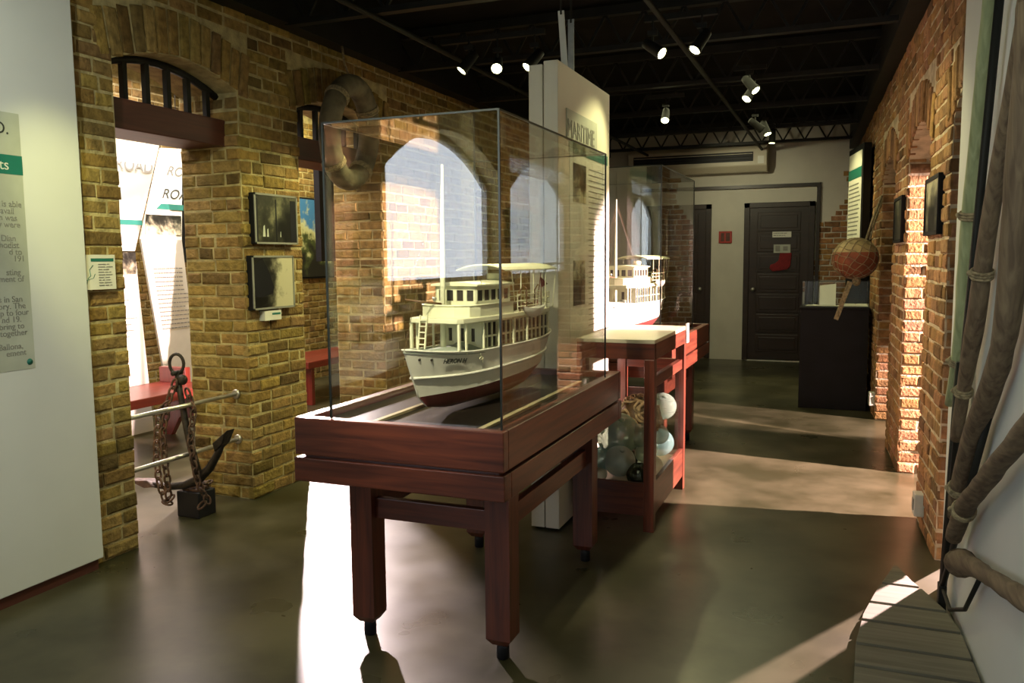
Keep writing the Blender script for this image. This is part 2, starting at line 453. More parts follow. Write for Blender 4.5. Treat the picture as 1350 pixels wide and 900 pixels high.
# right wall, slightly out of square, opening onto the bright side
RU = Vector((-.041, 1, 0)).normalized(); RN = Vector((-RU.y, RU.x, 0))
RO = Vector((.455 + .041 * 4.34, 0, 0)); RT = .26
def rp(u, n=0, z=0): return RO + RU * u + RN * n + Vector((0, 0, z))
Q0 = (3.72, 4.345, 2.08, 2.2); Q1 = (5.02, 6.06, 2.08, 2.24); Q2 = (6.86, 7.97, 2.08, 2.24)
mb = MB()
for a, b, t in ((-3.4, Q0[0], RT), (Q1[1], Q2[0], RT), (Q2[1], 12.05, RT)):
    mb.prism([rp(a), rp(b), rp(b, -t), rp(a, -t)], (0, 0, top))
mb.prism([rp(Q0[1]), rp(Q1[0]), rp(Q1[0], -RT), rp(Q0[1] + .42, -RT), rp(Q0[1], -.08)], (0, 0, top))  # unseen back corner splayed so the gap beam can pass the pier
for o in (Q0, Q1, Q2):
    arch_fill(mb, RO, RU, -RN * RT, o[0], o[1], o[2], o[3], top)
mb.m = 1
brick_wall(mb, RO, RU, RN, Q0[1] - .2, 12.0, 0, 3.05, [(Q0[1] - .6, Q0[1], 2.08, 2.2), Q1, Q2])
for yj, t in ((Q0[1], .08), (Q1[1], RT), (Q2[1], RT)):
    i = 0; z = CH_ / 2
    while z < 2.10:
        course(mb, rp(yj), -RN, -RU, [(0.0, t)], z, CH_, 1 - i % 2, L=.24, jit=.006); z += CH_; i += 1
struct('wall_right', mb, [M['mortar_red'], M['brick_red']])

# wall of the side room on the left
mb = MB(); mb.box((-6.3, -3.4, 0), (-6.0, 12.0, HC)); mb.m = 1
brick_wall(mb, (-6.0, 0, 0), (0, 1, 0), (1, 0, 0), 3.6, 11.0, 0, 3.1, [])
struct('wall_outer_left', mb, [M['mortar'], M['brick']])

# far wall, plastered, with a patch of bare brick at its right
mb = MB(); mb.box((-6.3, 12.0, 0), (5.4, 12.3, HC)); mb.m = 1
z = .04; i = 0
while z < 2.6:
    a = -.26 + .10 * math.sin(z * 3.1) + .05 * math.sin(z * 9) + (.0 if z < 1.9 else .18)
    course(mb, (0, 11.996, 0), (1, 0, 0), (0, -1, 0), [(a, .2)], z, CH_, i % 2, gap=.012); z += CH_; i += 1
struct('wall_far', mb, [M['plaster'], M['brick_red']])

# timber lintels in the doorways, and the barred transoms above them
def transom(k, side, o, nb):
    if side == 'L': P = lambda u, n, z: Vector((LX - n, u, z)); ext = Vector((-1, 0, 0)); U = Vector((0, 1, 0))
    else: P = lambda u, n, z: rp(u, -n, z); ext = -RN; U = RU
    a, b = o[0], o[1]; dep = .10 if side == 'L' else .05; th = .30 if side == 'L' else .14
    mb = MB(); mb.prism([P(a - .01, dep, 2.14), P(b + .01, dep, 2.14), P(b + .01, dep, 2.295), P(a - .01, dep, 2.295)], ext * th)
    struct('trim_%d' % k, mb, M['lintel'], bev=.006)
    w = MB()
    def zi(u):
        q = (2 * (u - a) / (b - a) - 1); return o[2] + (o[3] - o[2]) * (1 - q * q)
    pts = [P(a + (b - a) * i / 10, dep + .06, zi(a + (b - a) * i / 10) - .018) for i in range(11)]
    w.tube(pts, .022, 6)
    win = struct('window_%d' % k, w, M['steel_dark'])
    for i in range(nb):
        u = a + (b - a) * (i + .45) / nb
        mb = MB(); mb.bar(P(u, dep + .06, 2.29), P(u, dep + .06, zi(u) - .01), .03, .03)
        build('window_bar', mb, M['steel_dark'], win)
transom(1, 'L', O1, 6); transom(2, 'L', O2, 6)

# the arched window: frame, glazing bars and a bright frosted pane
fr = MB(); xw = LX - .22; n = 14
def za(y): q = 2 * (y - W0[0]) / (W0[1] - W0[0]) - 1; return W0[2] + (W0[3] - W0[2]) * (1 - q * q)
yw = [W0[0] + (W0[1] - W0[0]) * i / n for i in range(n + 1)]
fr.tube([(xw, y, za(y) - .03) for y in yw], .035, 6)
fr.box((xw - .03, W0[0], 1.22), (xw + .03, W0[0] + .06, W0[2])); fr.box((xw - .03, W0[1] - .06, 1.22), (xw + .03, W0[1], W0[2])); fr.box((xw - .03, W0[0], 1.22), (xw + .03, W0[1], 1.28))
win3 = struct('window_3', fr, M['white_paint'])
pn = MB(); pn.prism([(xw - .045, y, za(y)) for y in yw] + [(xw - .045, W0[1], 1.22), (xw - .045, W0[0], 1.22)], (-.008, 0, 0)); build('window_pane', pn, M['daylight'], win3)

# black steel roof: edge beams, joists across the room with zigzag webs, a conduit
k = 10
for (a, b) in (((LX - .1, -1.8, 2.91), (LX + .13, 12, 3.2)),):
    box_struct('trim_%d' % k, a, b, M['steel_dark']); k += 1
mb = MB(); mb.prism([rp(-1.8, .14, 2.86), rp(12.02, .10, 2.86), rp(12.02, -.2, 2.86), rp(-1.8, -.2, 2.86)], (0, 0, .34)); struct('trim_%d' % k, mb, M['steel_dark']); k += 1
for y in (-2.4, -1.1, .2, 1.6, 3.0, 4.4, 5.8, 7.2, 8.6, 10.0, 11.3):
    mb = MB(); xr = .5 - .03 * y
    mb.box((LX + .1, y - .03, 3.14), (xr, y + .03, 3.2)); mb.box((LX + .1, y - .03, 2.90), (xr, y + .03, 2.935))
    n = 13
    for i in range(n):
        x0 = LX + .1 + (xr - LX - .1) * i / n; x1 = LX + .1 + (xr - LX - .1) * (i + 1) / n; xm = (x0 + x1) / 2
        mb.bar((x0, y, 3.15), (xm, y, 2.92), .018); mb.bar((xm, y, 2.92), (x1, y, 3.15), .018)
    struct('trim_%d' % k, mb, M['steel_dark']); k += 1
for x in (-2.6, -1.05):
    mb = MB(); mb.tube([(x, -1.5, 2.885), (x, 11.9, 2.885)], .018, 8)
    tag(build('conduit', mb, M['galv'] if 0 else M['steel_dark']), 'long dark conduit under the joists, %s' % ('nearer the left brick wall' if x < -2 else 'over the middle of the corridor'), 'conduit', 'ceiling conduits')

# far doors and frame
mb = MB()
mb.box((-2.75, 11.96, 2.39), (-.30, 12.01, 2.435)); mb.box((-.345, 11.96, 0), (-.30, 12.01, 2.39)); struct('trim_30', mb, M['door'])
def door(k, x0, x1, kn):
    mb = MB(); mb.box((x0, 11.955, .012), (x0 + .075, 12.0, 2.19)); mb.box((x1 - .075, 11.955, .012), (x1, 12.0, 2.19)); mb.box((x0, 11.955, 2.12), (x1, 12.0, 2.19))
    mb.box((x0 + .07, 11.97, .02), (x1 - .07, 12.0, 2.13))
    w0, w1 = x0 + .20, x1 - .20
    for i in range(7):
        z = .14 + i * .28
        mb.box((w0 - .02, 11.962, z - .02), (w1 + .02, 11.975, z + .235)); mb.box((w0 + .02, 11.955, z + .02), (w1 - .02, 11.965, z + .195))
    d = struct('door_%d' % k, mb, M['door'], bev=.005)
    mb = MB(); mb.lathe([(.012, 0), (.012, .03), (.028, .04), (.03, .06), (.015, .075)], (x0 + .14 if kn else x1 - .14, 11.965, 1.0), (0, -1, 0), 14)
    build('door_knob', mb, M['alu'], d)
door(1, -1.285, -.36, 1); door(2, -2.66, -1.735, 0)
mb = MB(); mb.box((-1.24, 11.97, .0), (-.40, 12.0, .012)); struct('trim_31', mb, M['sw_white'])  # white strip painted in for the light showing under the door

# things on and beside the far right door
t = thing('door_sign', 'small white sign high on the dark far door', 'sign', (-.78, 11.95, 1.71))
mb = MB(); mb.box((-.905, 11.945, 1.712), (-.657, 11.953, 1.79)); build('sign_plate', mb, M['sw_white'], t)
mb = MB(); lines(mb, (-.89, 11.944, 1.768), (1, 0, 0), (0, 0, 1), .2, 2, .03, .01, .2, seed=4); build('text_lines', mb, M['inkgrey'], t)
t = thing('notice_sheet', 'small yellowish paper notice on the far door above the red stocking', 'notice', (-.78, 11.95, 1.5))
mb = MB(); mb.box((-.885, 11.946, 1.50), (-.665, 11.953, 1.615)); build('paper', mb, M['paper_grey'], t)
mb = MB(); mb.box((-.86, 11.943, 1.52), (-.80, 11.946, 1.60)); mb.box((-.76, 11.943, 1.53), (-.70, 11.946, 1.59)); build('printed_picture', mb, M['inkgrey'], t)
mb = MB(); mb.prism([(x, 11.93, z) for x, z in ((-.80, 1.50), (-.645, 1.50), (-.66, 1.32), (-.70, 1.275), (-.80, 1.255), (-.90, 1.25), (-.935, 1.29), (-.92, 1.34), (-.86, 1.36), (-.815, 1.40))], (0, .022, 0))
tag(build('christmas_stocking', mb, M['red_cloth'], bev=.008), 'red felt stocking hung on the dark far door', 'stocking')
t = thing('fire_alarm_sign', 'small square red sign on the white wall between the far doors', 'sign', (-1.54, 12, 1.65))
mb = MB(); mb.box((-1.63, 11.975, 1.645), (-1.45, 11.999, 1.81)); build('sign_plate', mb, M['red_sign'], t, .003)
mb = MB(); mb.box((-1.60, 11.972, 1.67), (-1.555, 11.976, 1.785)); mb.box((-1.53, 11.972, 1.67), (-1.475, 11.976, 1.785)); build('sign_symbol', mb, M['lintel'], t)

# air conditioner
t = thing('air_conditioner', 'long ivory wall air conditioner above the far doors', 'air conditioner', (-1.9, 12, 2.6))
mb = MB(); mb.prism([(-2.88, y, z) for y, z in ((12.0, 2.60), (11.82, 2.60), (11.74, 2.68), (11.74, 2.90), (11.78, 2.95), (12.0, 2.95))], (1.90, 0, 0)); build('housing', mb, M['ac'], t, .012)
mb = MB(); mb.box((-2.80, 11.732, 2.735), (-1.16, 11.742, 2.86)); build('air_outlet', mb, M['black'], t)
for i in range(3):
    mb = MB(); mb.box((-2.79, 11.715, 2.755 + i * .038), (-1.17, 11.735, 2.763 + i * .038)); build('louver', mb, M['ac'] if i == 2 else M['steel_dark'], t)
mb = MB(); mb.box((-1.10, 11.732, 2.70), (-1.02, 11.742, 2.80)); build('control_panel', mb, M['sw_white'], t)

# ------------------------------------------------------------------ left side
# white display board leaning on nothing: stands along the left wall
t = thing('display_board', 'large white display board standing along the left brick wall', 'display board', (-3.27, 1.6, 0))
mb = MB(); mb.box((-3.30, .4, .055), (-3.255, 2.845, 2.86)); build('board', mb, M['white_paint'], t, .004)
mb = MB(); mb.box((-3.30, .42, 0), (-3.275, 2.83, .055)); build('plinth', mb, M['lintel'], t)
t = thing('boats_text_sheet', 'tall grey-green text sheet with a teal heading bar on the white board', 'text sheet', (-3.255, 2.3, 1))
mb = MB(); mb.box((-3.2548, 1.7, 1.01), (-3.2528, 2.55, 2.09)); build('sheet', mb, M['paper_grey'], t)
mb = MB(); mb.box((-3.2532, 1.7, 1.835), (-3.2518, 2.552, 1.915)); build('heading_bar', mb, M['teal'], t)
# board is seen from +X: text runs along +Y? seen from +X looking to -X, right is +Y
RT_ = (0, 1, 0); UPz = (0, 0, 1)
text('heading_text', 'Boats', .062, (-3.2515, 2.49, 1.853), RT_, UPz, M['sw_white'], t, align='RIGHT')
text('title_text', 'D.', .07, (-3.2518, 2.50, 2.0), RT_, UPz, M['ink'], t, align='RIGHT')
for i, s in enumerate(['is able', 'avail', 'ch was', 'ey were', '', 'Dian', 'methodist', 'd to', '191', '', 'sting', 'ment of', '', '', 'ers in San', 'ory. The', 'up to four', 'nd 19.', 'he bring to', 'ould together', '', 'Iran, Ballona,', 'ement']):
    if s: text('text_line', s, .036, (-3.2518, 2.535 - (.012 * (i * 7 % 4)), 1.70 - i * .0285), RT_, UPz, M['inkgrey'], t, align='RIGHT')
mb = MB(); mb.lathe([(.014, 0), (.014, .001)], (-3.2525, 2.525, 1.04), (1, 0, 0), 16); build('seal', mb, M['teal'], t)

# information card, two photographs, caption
def card(name, label, cat, y0, y1, z0, z1, mat, x=LX + .02, group=None, th=.012):
    t = thing(name, label, cat, (x, (y0 + y1) / 2, z0), group)
    mb = MB(); mb.box((x - .035, y0, z0), (x + th, y1, z1)); build('backing', mb, mat, t)
    return t
FX = LX + .03
t = card('information_card', 'cream information card on the brick beside the first doorway', 'card', 2.845, 3.04, 1.335, 1.50, M['paper'], FX)
mb = MB(); mb.box((FX + .012, 2.90, 1.468), (FX + .0135, 3.03, 1.483)); build('heading_bar', mb, M['teal'], t)
mb = MB(); lines(mb, (FX + .0125, 2.94, 1.455), RT_, UPz, .09, 9, .0125, .004, .3, seed=2); build('text_lines', mb, M['inkgrey'], t)
mb = MB(); mb.tube([(FX + .013, 2.87, 1.36), (FX + .013, 2.88, 1.39), (FX + .013, 2.895, 1.40), (FX + .013, 2.89, 1.43), (FX + .013, 2.91, 1.45)], .0015, 5); mb.tube([(FX + .013, 2.87, 1.38), (FX + .013, 2.91, 1.39), (FX + .013, 2.92, 1.41)], .0012, 5); build('line_drawing', mb, M['teal'], t)
def framed(name, label, y0, y1, z0, z1, pm, group=None):
    t = thing(name, label, 'photograph', (FX, (y0 + y1) / 2, z0), group)
    mb = MB(); mb.box((FX - .03, y0, z0), (FX + .012, y1, z1)); build('mount', mb, M['black_board'], t, .003)
    mb = MB(); e = .012
    for a, b in (((y0, z0), (y1, z0 + e)), ((y0, z1 - e), (y1, z1)), ((y0, z0), (y0 + e, z1)), ((y1 - e, z0), (y1, z1))):
        mb.box((FX + .0118, a[0], a[1]), (FX + .018, b[0], b[1]))
    build('frame', mb, M['inkgrey'], t)
    mb = MB(); mb.box((FX + .011, y0 + e, z0 + e), (FX + .014, y1 - e, z1 - e)); build('print', mb, pm, t)
    return t
t = framed('framed_photograph', 'upper dark photograph of trees by water on the brick pier', 4.085, 4.505, 1.565, 1.872, M['photo1'])
mb = MB()
for y, w, h in ((4.17, .025, .07), (4.205, .018, .05), (4.33, .012, .035)): mb.prism([(FX + .0142, y - w / 2, 1.61), (FX + .0142, y + w / 2, 1.61), (FX + .0142, y + w * .3, 1.61 + h), (FX + .0142, y - w * .2, 1.61 + h * .9)], (.0006, 0, 0))
build('printed_picture', mb, M['paper_grey'], t)
mb = MB()
for i, (y, w) in enumerate(((4.10, .03), (4.46, .055), (4.29, .012))): mb.box((FX + .0142, y - w / 2, 1.58), (FX + .0148, y + w / 2, 1.84))
build('printed_picture', mb, M['black'], t)
t = framed('framed_photograph', 'lower pale photograph of a loading boat under the dark one on the brick pier', 4.045, 4.45, 1.165, 1.495, M['photo2'])
mb = MB(); mb.prism([(FX + .0142, y, z) for y, z in ((4.05, 1.42), (4.14, 1.48), (4.20, 1.40), (4.245, 1.30), (4.23, 1.26), (4.12, 1.24), (4.05, 1.25))], (.0006, 0, 0)); build('printed_boat', mb, M['black'], t)
t = card('caption_card', 'small cream caption card under the pale photograph on the pier', 'card', 4.15, 4.31, 1.095, 1.155, M['paper'], FX)
mb = MB(); mb.box((FX + .012, 4.22, 1.128), (FX + .0135, 4.30, 1.14)); build('heading_bar', mb, M['teal'], t)

# barrier rails across the first doorway
for z, w in ((.655, 'upper'), (.375, 'lower')):
    t = thing('barrier_rail', w + ' metal rail across the first doorway behind the anchor', 'rail', (-3.42, 3.56, z), 'barrier rails')
    mb = MB(); mb.tube([(-3.42, 3.11, z), (-3.42, 4.02, z)], .013, 12); build('rail', mb, M['alu'], t)
    for y in (3.12, 4.01):
        mb = MB(); mb.lathe([(.03, 0), (.03, .008), (.018, .012)], (-3.42, 3.127 if y < 3.5 else 4.018, z), (0, 1 if y < 3.5 else -1, 0), 14); build('wall_flange', mb, M['alu'], t)

# anchor with its chain, on a black block
AY = 3.60
t = thing('anchor_block', 'small black block under the old anchor', 'block', (-3.44, 3.66, 0))
mb = MB(); mb.box((-3.525, 3.60, 0), (-3.365, 3.74, .15)); build('block', mb, M['black'], t, .006)
mb = MB(); mb.box((-3.50, 3.62, .15), (-3.39, 3.72, .165)); build('bearing_plate', mb, M['rust'], t, .003)
t = thing('anchor', 'old black iron anchor standing in the first doorway', 'anchor', (-3.35, AY, .165))
def ap(x, y, dy=0): # picture-plane helper in metres: x along X, y height
    return (x, AY + dy, y)
mb = MB(); mb.tube([ap(-3.475, .84), ap(-3.455, .70), ap(-3.43, .55), ap(-3.39, .38), ap(-3.355, .235)], [.015, .017, .019, .022, .027], 10); build('shank', mb, M['iron'], t)
mb = MB(); pts = [ap(-3.80, .185), ap(-3.70, .172), ap(-3.58, .170), ap(-3.46, .190), ap(-3.355, .235), ap(-3.27, .31), ap(-3.20, .41), ap(-3.16, .49)]
mb.tube(pts, [.010, .016, .020, .023, .027, .024, .020, .014], 10); build('arms', mb, M['iron'], t)
mb = MB(); mb.prism([ap(-3.86, .188, -.03), ap(-3.72, .160, -.05), ap(-3.66, .168, -.03), ap(-3.72, .200, -.03)], (0, .07, 0)); build('fluke', mb, M['rust'], t, .006)
mb = MB(); mb.prism([ap(-3.115, .54, -.03), ap(-3.215, .46, -.04), ap(-3.21, .41, -.03), ap(-3.155, .46, -.03)], (0, .07, 0)); build('fluke', mb, M['iron'], t, .006)
mb = MB(); mb.tube([ap(-3.475 + .032 * math.cos(a), .89 + .055 * math.sin(a), .02 * math.cos(a)) for a in [2 * PI * i / 20 for i in range(20)]], .009, 8, True); build('shackle', mb, M['iron'], t)
mb = MB(); mb.lathe([(.014, -.035), (.014, .035)], ap(-3.475, .838), (0, 1, 0), 12); mb.sphere(ap(-3.44, .80), .03, 12, 8); mb.sphere(ap(-3.475, .75), .024, 12, 8); build('shackle_pin', mb, M['iron'], t)
t2 = thing('anchor_chain', 'heavy rusty chain looped from the anchor ring down both sides', 'chain', (-3.42, AY, .2))
def chain(pts, step=.042):
    P = [Vector(p) for p in pts]; seg = [(P[i + 1] - P[i]).length for i in range(len(P) - 1)]; tot = sum(seg); n = int(tot / step); mb = MB()
    for k in range(n):
        d = (k + .5) * tot / n; i = 0
        while d > seg[i] and i < len(seg) - 1: d -= seg[i]; i += 1
        D = (P[i + 1] - P[i]).normalized(); c = P[i] + D * d
        a = Vector((0, 1, 0)) if k % 2 else Vector((1, 0, 0)); u = (a - D * a.dot(D)).normalized()
        if k % 2: u = (u + D.cross(u) * .3).normalized()
        mb.tube([c + D * (.030 * math.cos(q)) + u * (.017 * math.sin(q)) for q in [2 * PI * j / 12 for j in range(12)]], .0062, 6, True)
    return mb
for pts in ([(-3.46, AY - .03, .80), (-3.50, AY - .05, .68), (-3.56, AY - .06, .62), (-3.585, AY - .06, .50), (-3.60, AY - .06, .36), (-3.59, AY - .06, .22), (-3.55, AY - .06, .10), (-3.52, AY - .05, .09)],
            [(-3.50, AY - .05, .66), (-3.525, AY - .075, .52), (-3.53, AY - .07, .36), (-3.525, AY - .06, .22), (-3.535, AY - .05, .11), (-3.52, AY - .03, .13)],
            [(-3.44, AY + .03, .74), (-3.405, AY + .04, .62), (-3.37, AY - .035, .46), (-3.345, AY - .04, .33), (-3.32, AY - .04, .22), (-3.30, AY, .12), (-3.335, AY - .03, .08)]):
    build('chain_strand', chain(pts), M['rust'], t2)
mb = MB()
for k in range(9):
    c = Vector((-3.49 + .013 * k, AY + .03 + .04 * (k % 3), .185)); u = Vector((math.cos(k), math.sin(k), .2)).normalized(); w = u.cross(Vector((0, 0, 1))).normalized()
    mb.tube([c + u * (.028 * math.cos(q)) + w * (.017 * math.sin(q)) for q in [2 * PI * j / 12 for j in range(12)]], .0062, 6, True)
build('chain_heap', mb, M['rust'], t2)

# the side room: banners, benches, picture, black panels
def banner(label, top, bot, th, name='exhibit_banner'):
    t = thing(name, label, 'banner', ((top[0][0] + bot[0][0]) / 2, (top[0][1] + bot[1][1]) / 2, min(bot[0][2], bot[1][2])))
    return t
t = thing('exhibit_banner', 'glaring white banner titled ROAD seen at the left of the first doorway', 'banner', (-5.5, 5.1, 0))
mb = MB(); mb.prism([(-5.3, 4.45, 2.42), (-5.3, 5.42, 2.42), (-5.42, 5.22, 1.55), (-5.42, 4.45, 1.55)], (-.03, 0, 0)); build('upper_panel', mb, M['sw_white'], t)
mb = MB(); mb.prism([(-5.42, 4.5, 1.54), (-5.42, 5.22, 1.54), (-5.46, 5.36, .02), (-5.46, 4.5, .02)], (-.03, 0, 0)); build('lower_panel', mb, M['sw_white'], t)
text('title_text', 'ROAD', .135, (-5.318, 4.97, 2.19), RT_, (-.09, 0, 1), M['inkgrey'], t, .2)
mb = MB(); mb.box((-5.43, 4.5, 1.36), (-5.405, 5.21, 1.54)); build('printed_picture', mb, M['photo4'], t)
mb = MB(); mb.box((-5.385, 5.0, 1.76), (-5.365, 5.26, 1.80)); build('heading_bar', mb, M['teal'], t)
mb = MB(); lines(mb, (-5.412, 4.7, 1.15), RT_, (.026, 0, 1), .5, 8, .05, .012, .3, seed=9); build('text_lines', mb, M['inkgrey'], t)
t = thing('exhibit_banner', 'folded slanting white banner with teal bands beside the black screen in the first doorway', 'banner', (-5.55, 5.75, 0))
mb = MB(); mb.prism([(-5.62, 5.77, 2.46), (-5.62, 6.02, 2.48), (-5.42, 5.75, 1.65), (-5.42, 5.29, 1.65)], (-.02, 0, 0)); build('upper_panel', mb, M['paper'], t)
mb = MB(); mb.prism([(-5.42, 5.29, 1.65), (-5.42, 5.75, 1.65), (-5.68, 6.19, .02), (-5.68, 5.80, .02)], (-.02, 0, 0)); build('lower_panel', mb, M['paper'], t)
bd = Vector((-5.62, 5.90, 2.47)) - Vector((-5.42, 5.52, 1.65)); bd.normalize()
def onb(y, z, o=.006): # a spot just proud of the upper sheet
    f = (2.47 - z) / .82; return Vector((-5.62 + .2 * f + o, y, z))
text('title_text', 'ROAD', .14, onb(5.74, 2.22), RT_, bd, M['inkgrey'], t, .2)
text('subtitle_text', 'ROAD', .14, onb(5.62, 2.01), RT_, bd, M['ink'], t, .2)
mb = MB(); mb.prism([onb(5.60, 1.96), onb(5.86, 1.96), onb(5.84, 1.91), onb(5.53, 1.91)], (.004, 0, 0)); build('heading_bar', mb, M['teal'], t)
mb = MB(); mb.prism([onb(5.40, 1.86), onb(5.80, 1.86), onb(5.75, 1.69), onb(5.34, 1.69)], (.004, 0, 0)); build('printed_picture', mb, M['photo4'], t)
mb = MB(); lines(mb, (-5.45, 5.44, 1.40), RT_, (.16, -.28, .94), .38, 15, .04, .011, .2, seed=5); build('text_lines', mb, M['inkgrey'], t)
def hanging_screen(label, x, y0, y1, z0, z1):
    t = thing('hanging_screen', label, 'screen', (x, (y0 + y1) / 2, z0))
    mb = MB(); mb.box((x - .03, y0, z0), (x + .03, y1, z1)); build('cloth', mb, M['black_board'], t)
    for y in (y0 + .02, y1 - .02):
        mb = MB(); mb.tube([(x, y, z1), (x, y, HC)], .004, 6); build('hanging_wire', mb, M['steel_dark'], t)
hanging_screen('black upright screen behind the slanting banner in the first doorway', -5.80, 6.13, 6.30, 1.45, 2.50)
hanging_screen('black hanging screen at the side of the landscape picture in the second doorway', -4.57, 6.58, 7.0, 1.45, 2.56)
def bench(name, label, x0, x1, y0, y1, z=.45):
    t = thing(name, label, 'bench', ((x0 + x1) / 2, (y0 + y1) / 2, 0), 'red benches')
    mb = MB(); mb.box((x0, y0, z - .07), (x1, y1, z)); build('seat', mb, M['red_y'], t, .006)
    for y in (y0 + .12, y1 - .06):
        mb = MB(); xm = (x0 + x1) / 2
        mb.prism([(x, y - .03, zz) for x, zz in ((x0 + .03, z - .07), (x0 + .03, 0), (x0 + .12, 0), (xm - .06, .16), (xm + .06, .16), (x1 - .12, 0), (x1 - .03, 0), (x1 - .03, z - .07))], (0, .05, 0)); build('leg_panel', mb, M['red_z'], t, .004)
    mb = MB(); mb.box((x0 + .02, y1 - .09, z), (x0 + .3, y1 - .03, z + .13)); build('end_block', mb, M['red_z'], t, .004)
bench('red_bench', 'red bench under the banners seen through the first doorway', -5.36, -4.8, 4.0, 5.42)
bench('red_bench', 'red bench below the landscape picture seen through the second doorway', -5.5, -4.9, 6.82, 8.4)
t = thing('landscape_picture', 'colour landscape picture on yellow brick seen through the second doorway', 'picture', (-5.95, 8.3, 1.25))
mb = MB(); mb.box((-5.99, 7.9, 1.24), (-5.955, 8.9, 2.20)); build('mount', mb, M['black_board'], t)
mb = MB(); mb.box((-5.957, 7.92, 1.26), (-5.95, 8.88, 2.18)); build('print', mb, M['landscape'], t)

# weathered ring hung in front of the second doorway
t = thing('life_ring', 'big weathered ring hung high at the second doorway', 'ring', (-3.17, 4.97, 2.33))
ra = .245; c = Vector((-3.17, 4.98, 2.33))
mb = MB(); mb.tube([c + Vector((.03 * math.sin(a), ra * math.cos(a), (ra + .07) * math.sin(a))) for a in [2 * PI * i / 48 for i in range(48)]], .074, 16, True); build('ring', mb, M['ring'], t)
for a in (.6, 2.4, 3.9, 5.4):
    q = c + Vector((.03 * math.sin(a), ra * math.cos(a), (ra + .07) * math.sin(a))); d = Vector((0, math.cos(a), math.sin(a))); 
    mb = MB()
    for s_ in (-.014, 0, .014):
        mb.tube([q + Vector((1, 0, 0)) * .078 * math.sin(b) + d * .078 * math.cos(b) + Vector((0, -math.sin(a), math.cos(a))) * s_ for b in [2 * PI * i / 16 for i in range(16)]], .007, 6, True)
    build('lashing', mb, M['rope'], t)
mb = MB(); mb.tube([c + Vector((0, 0, .39)), (-3.19, 4.96, 2.80), (-3.21, 4.97, 2.92)], .008, 8); build('hanging_rope', mb, M['rope'], t)

# ------------------------------------------------------------------ display table and glass case
def display_table(label, x0, x1, y0, y1, zt, legs, feet=True):
    t = thing('display_table', label, 'table', ((x0 + x1) / 2, (y0 + y1) / 2, 0))
    th = .045
    def band(name, a, za, zb, w):
        X0, X1, Y0, Y1 = x0 + a, x1 - a, y0 + a, y1 - a
        for Y in (Y0, Y1 - w):
            mb = MB(); mb.box((X0, Y, za), (X1, Y + w, zb)); build(name, mb, M['mahog_x'], t, .004)
        for X in (X0, X1 - w):
            mb = MB(); mb.box((X, Y0 + w, za), (X + w, Y1 - w, zb)); build(name, mb, M['mahog_y'], t, .004)
    band('upper_frame', 0, zt - .14, zt, th); band('recess_band', .025, zt - .155, zt - .13, th); band('lower_frame', -.004, zt - .24, zt - .15, th + .02)
    mb = MB(); mb.box((x0 + th, y0 + th, zt - .06), (x1 - th, y1 - th, zt - .028)); build('case_floor', mb, M['case_floor'], t)
    mb = MB(); mb.box((x0 + .06, y0 + .06, zt - .24), (x1 - .06, y1 - .06, zt - .225)); build('underboard', mb, M['mahog_y'], t)
    (lx0, lx1, ly0, ly1) = legs; lw = .095
    for X in (lx0, lx1 - lw):
        for Y in (ly0, ly1 - lw):
            mb = MB()
            # tapered toe
            e = .018; mb.prism([(X, Y, .085), (X + lw, Y, .085), (X + lw, Y + lw, .085), (X, Y + lw, .085)], (0, 0, zt - .32)); v = [(X, Y, .085), (X + lw, Y, .085), (X + lw, Y + lw, .085), (X, Y + lw, .085), (X + e, Y + e, .06), (X + lw - e, Y + e, .06), (X + lw - e, Y + lw - e, .06), (X + e, Y + lw - e, .06)]
            mb.add(v, [(4, 5, 6, 7), (0, 1, 5, 4), (1, 2, 6, 5), (2, 3, 7, 6), (3, 0, 4, 7)])
            lg = build('leg', mb, M['mahog_z'], t)
            mb = MB(); mb.lathe([(.022, .0), (.024, .004), (.024, .04), (.022, .062)], (X + lw / 2, Y + lw / 2, 0), (0, 0, 1), 16); build('foot', mb, M['black'], lg)
    zr = zt - .37
    for Y in (ly0 + .03, ly1 - .065):
        mb = MB(); mb.box((lx0 + lw, Y, zr - .04), (lx1 - lw, Y + .035, zr + .04)); build('stretcher', mb, M['mahog_x'], t, .003)
    for X in (lx0 + .03, lx1 - .065):
        mb = MB(); mb.box((X, ly0 + lw, zr - .04), (X + .035, ly1 - lw, zr + .04)); build('stretcher', mb, M['mahog_y'], t, .003)
    return t
def glass_case(label, x0, x1, y0, y1, z0, z1):
    t = thing('glass_case', label, 'glass case', ((x0 + x1) / 2, (y0 + y1) / 2, z0)); g = .006
    for a, b in (((x0, y0, z0), (x1, y0 + g, z1)), ((x0, y1 - g, z0), (x1, y1, z1)), ((x0, y0 + g, z0), (x0 + g, y1 - g, z1)), ((x1 - g, y0 + g, z0), (x1, y1 - g, z1)), ((x0, y0, z1), (x1, y1, z1 + g))):
        mb = MB(); mb.box(a, b); build('glass_pane', mb, M['glass'], t)
    e = .0035
    for X in (x0, x1):
        for Y in (y0, y1):
            mb = MB(); mb.box((X - e, Y - e, z0), (X + e, Y + e, z1 + g)); build('corner_joint', mb, M['glass_edge'], t)
    for a, b in (((x0, y0, z1 + g), (x1, y0, z1 + g)), ((x0, y1, z1 + g), (x1, y1, z1 + g)), ((x0, y0, z1 + g), (x0, y1, z1 + g)), ((x1, y0, z1 + g), (x1, y1, z1 + g))):
        mb = MB(); mb.bar(a, b, .006); build('edge_joint', mb, M['glass_edge'], t)
    return t
ZT = .888
T1 = (-1.875, -1.035, 2.51, 4.09)
display_table('red-brown wooden display table in front, carrying the big ship model', *T1, ZT, (-1.735, -1.075, 2.65, 3.80))
GX0, GX1, GY0, GY1 = -1.735, -1.055, 2.545, 3.86
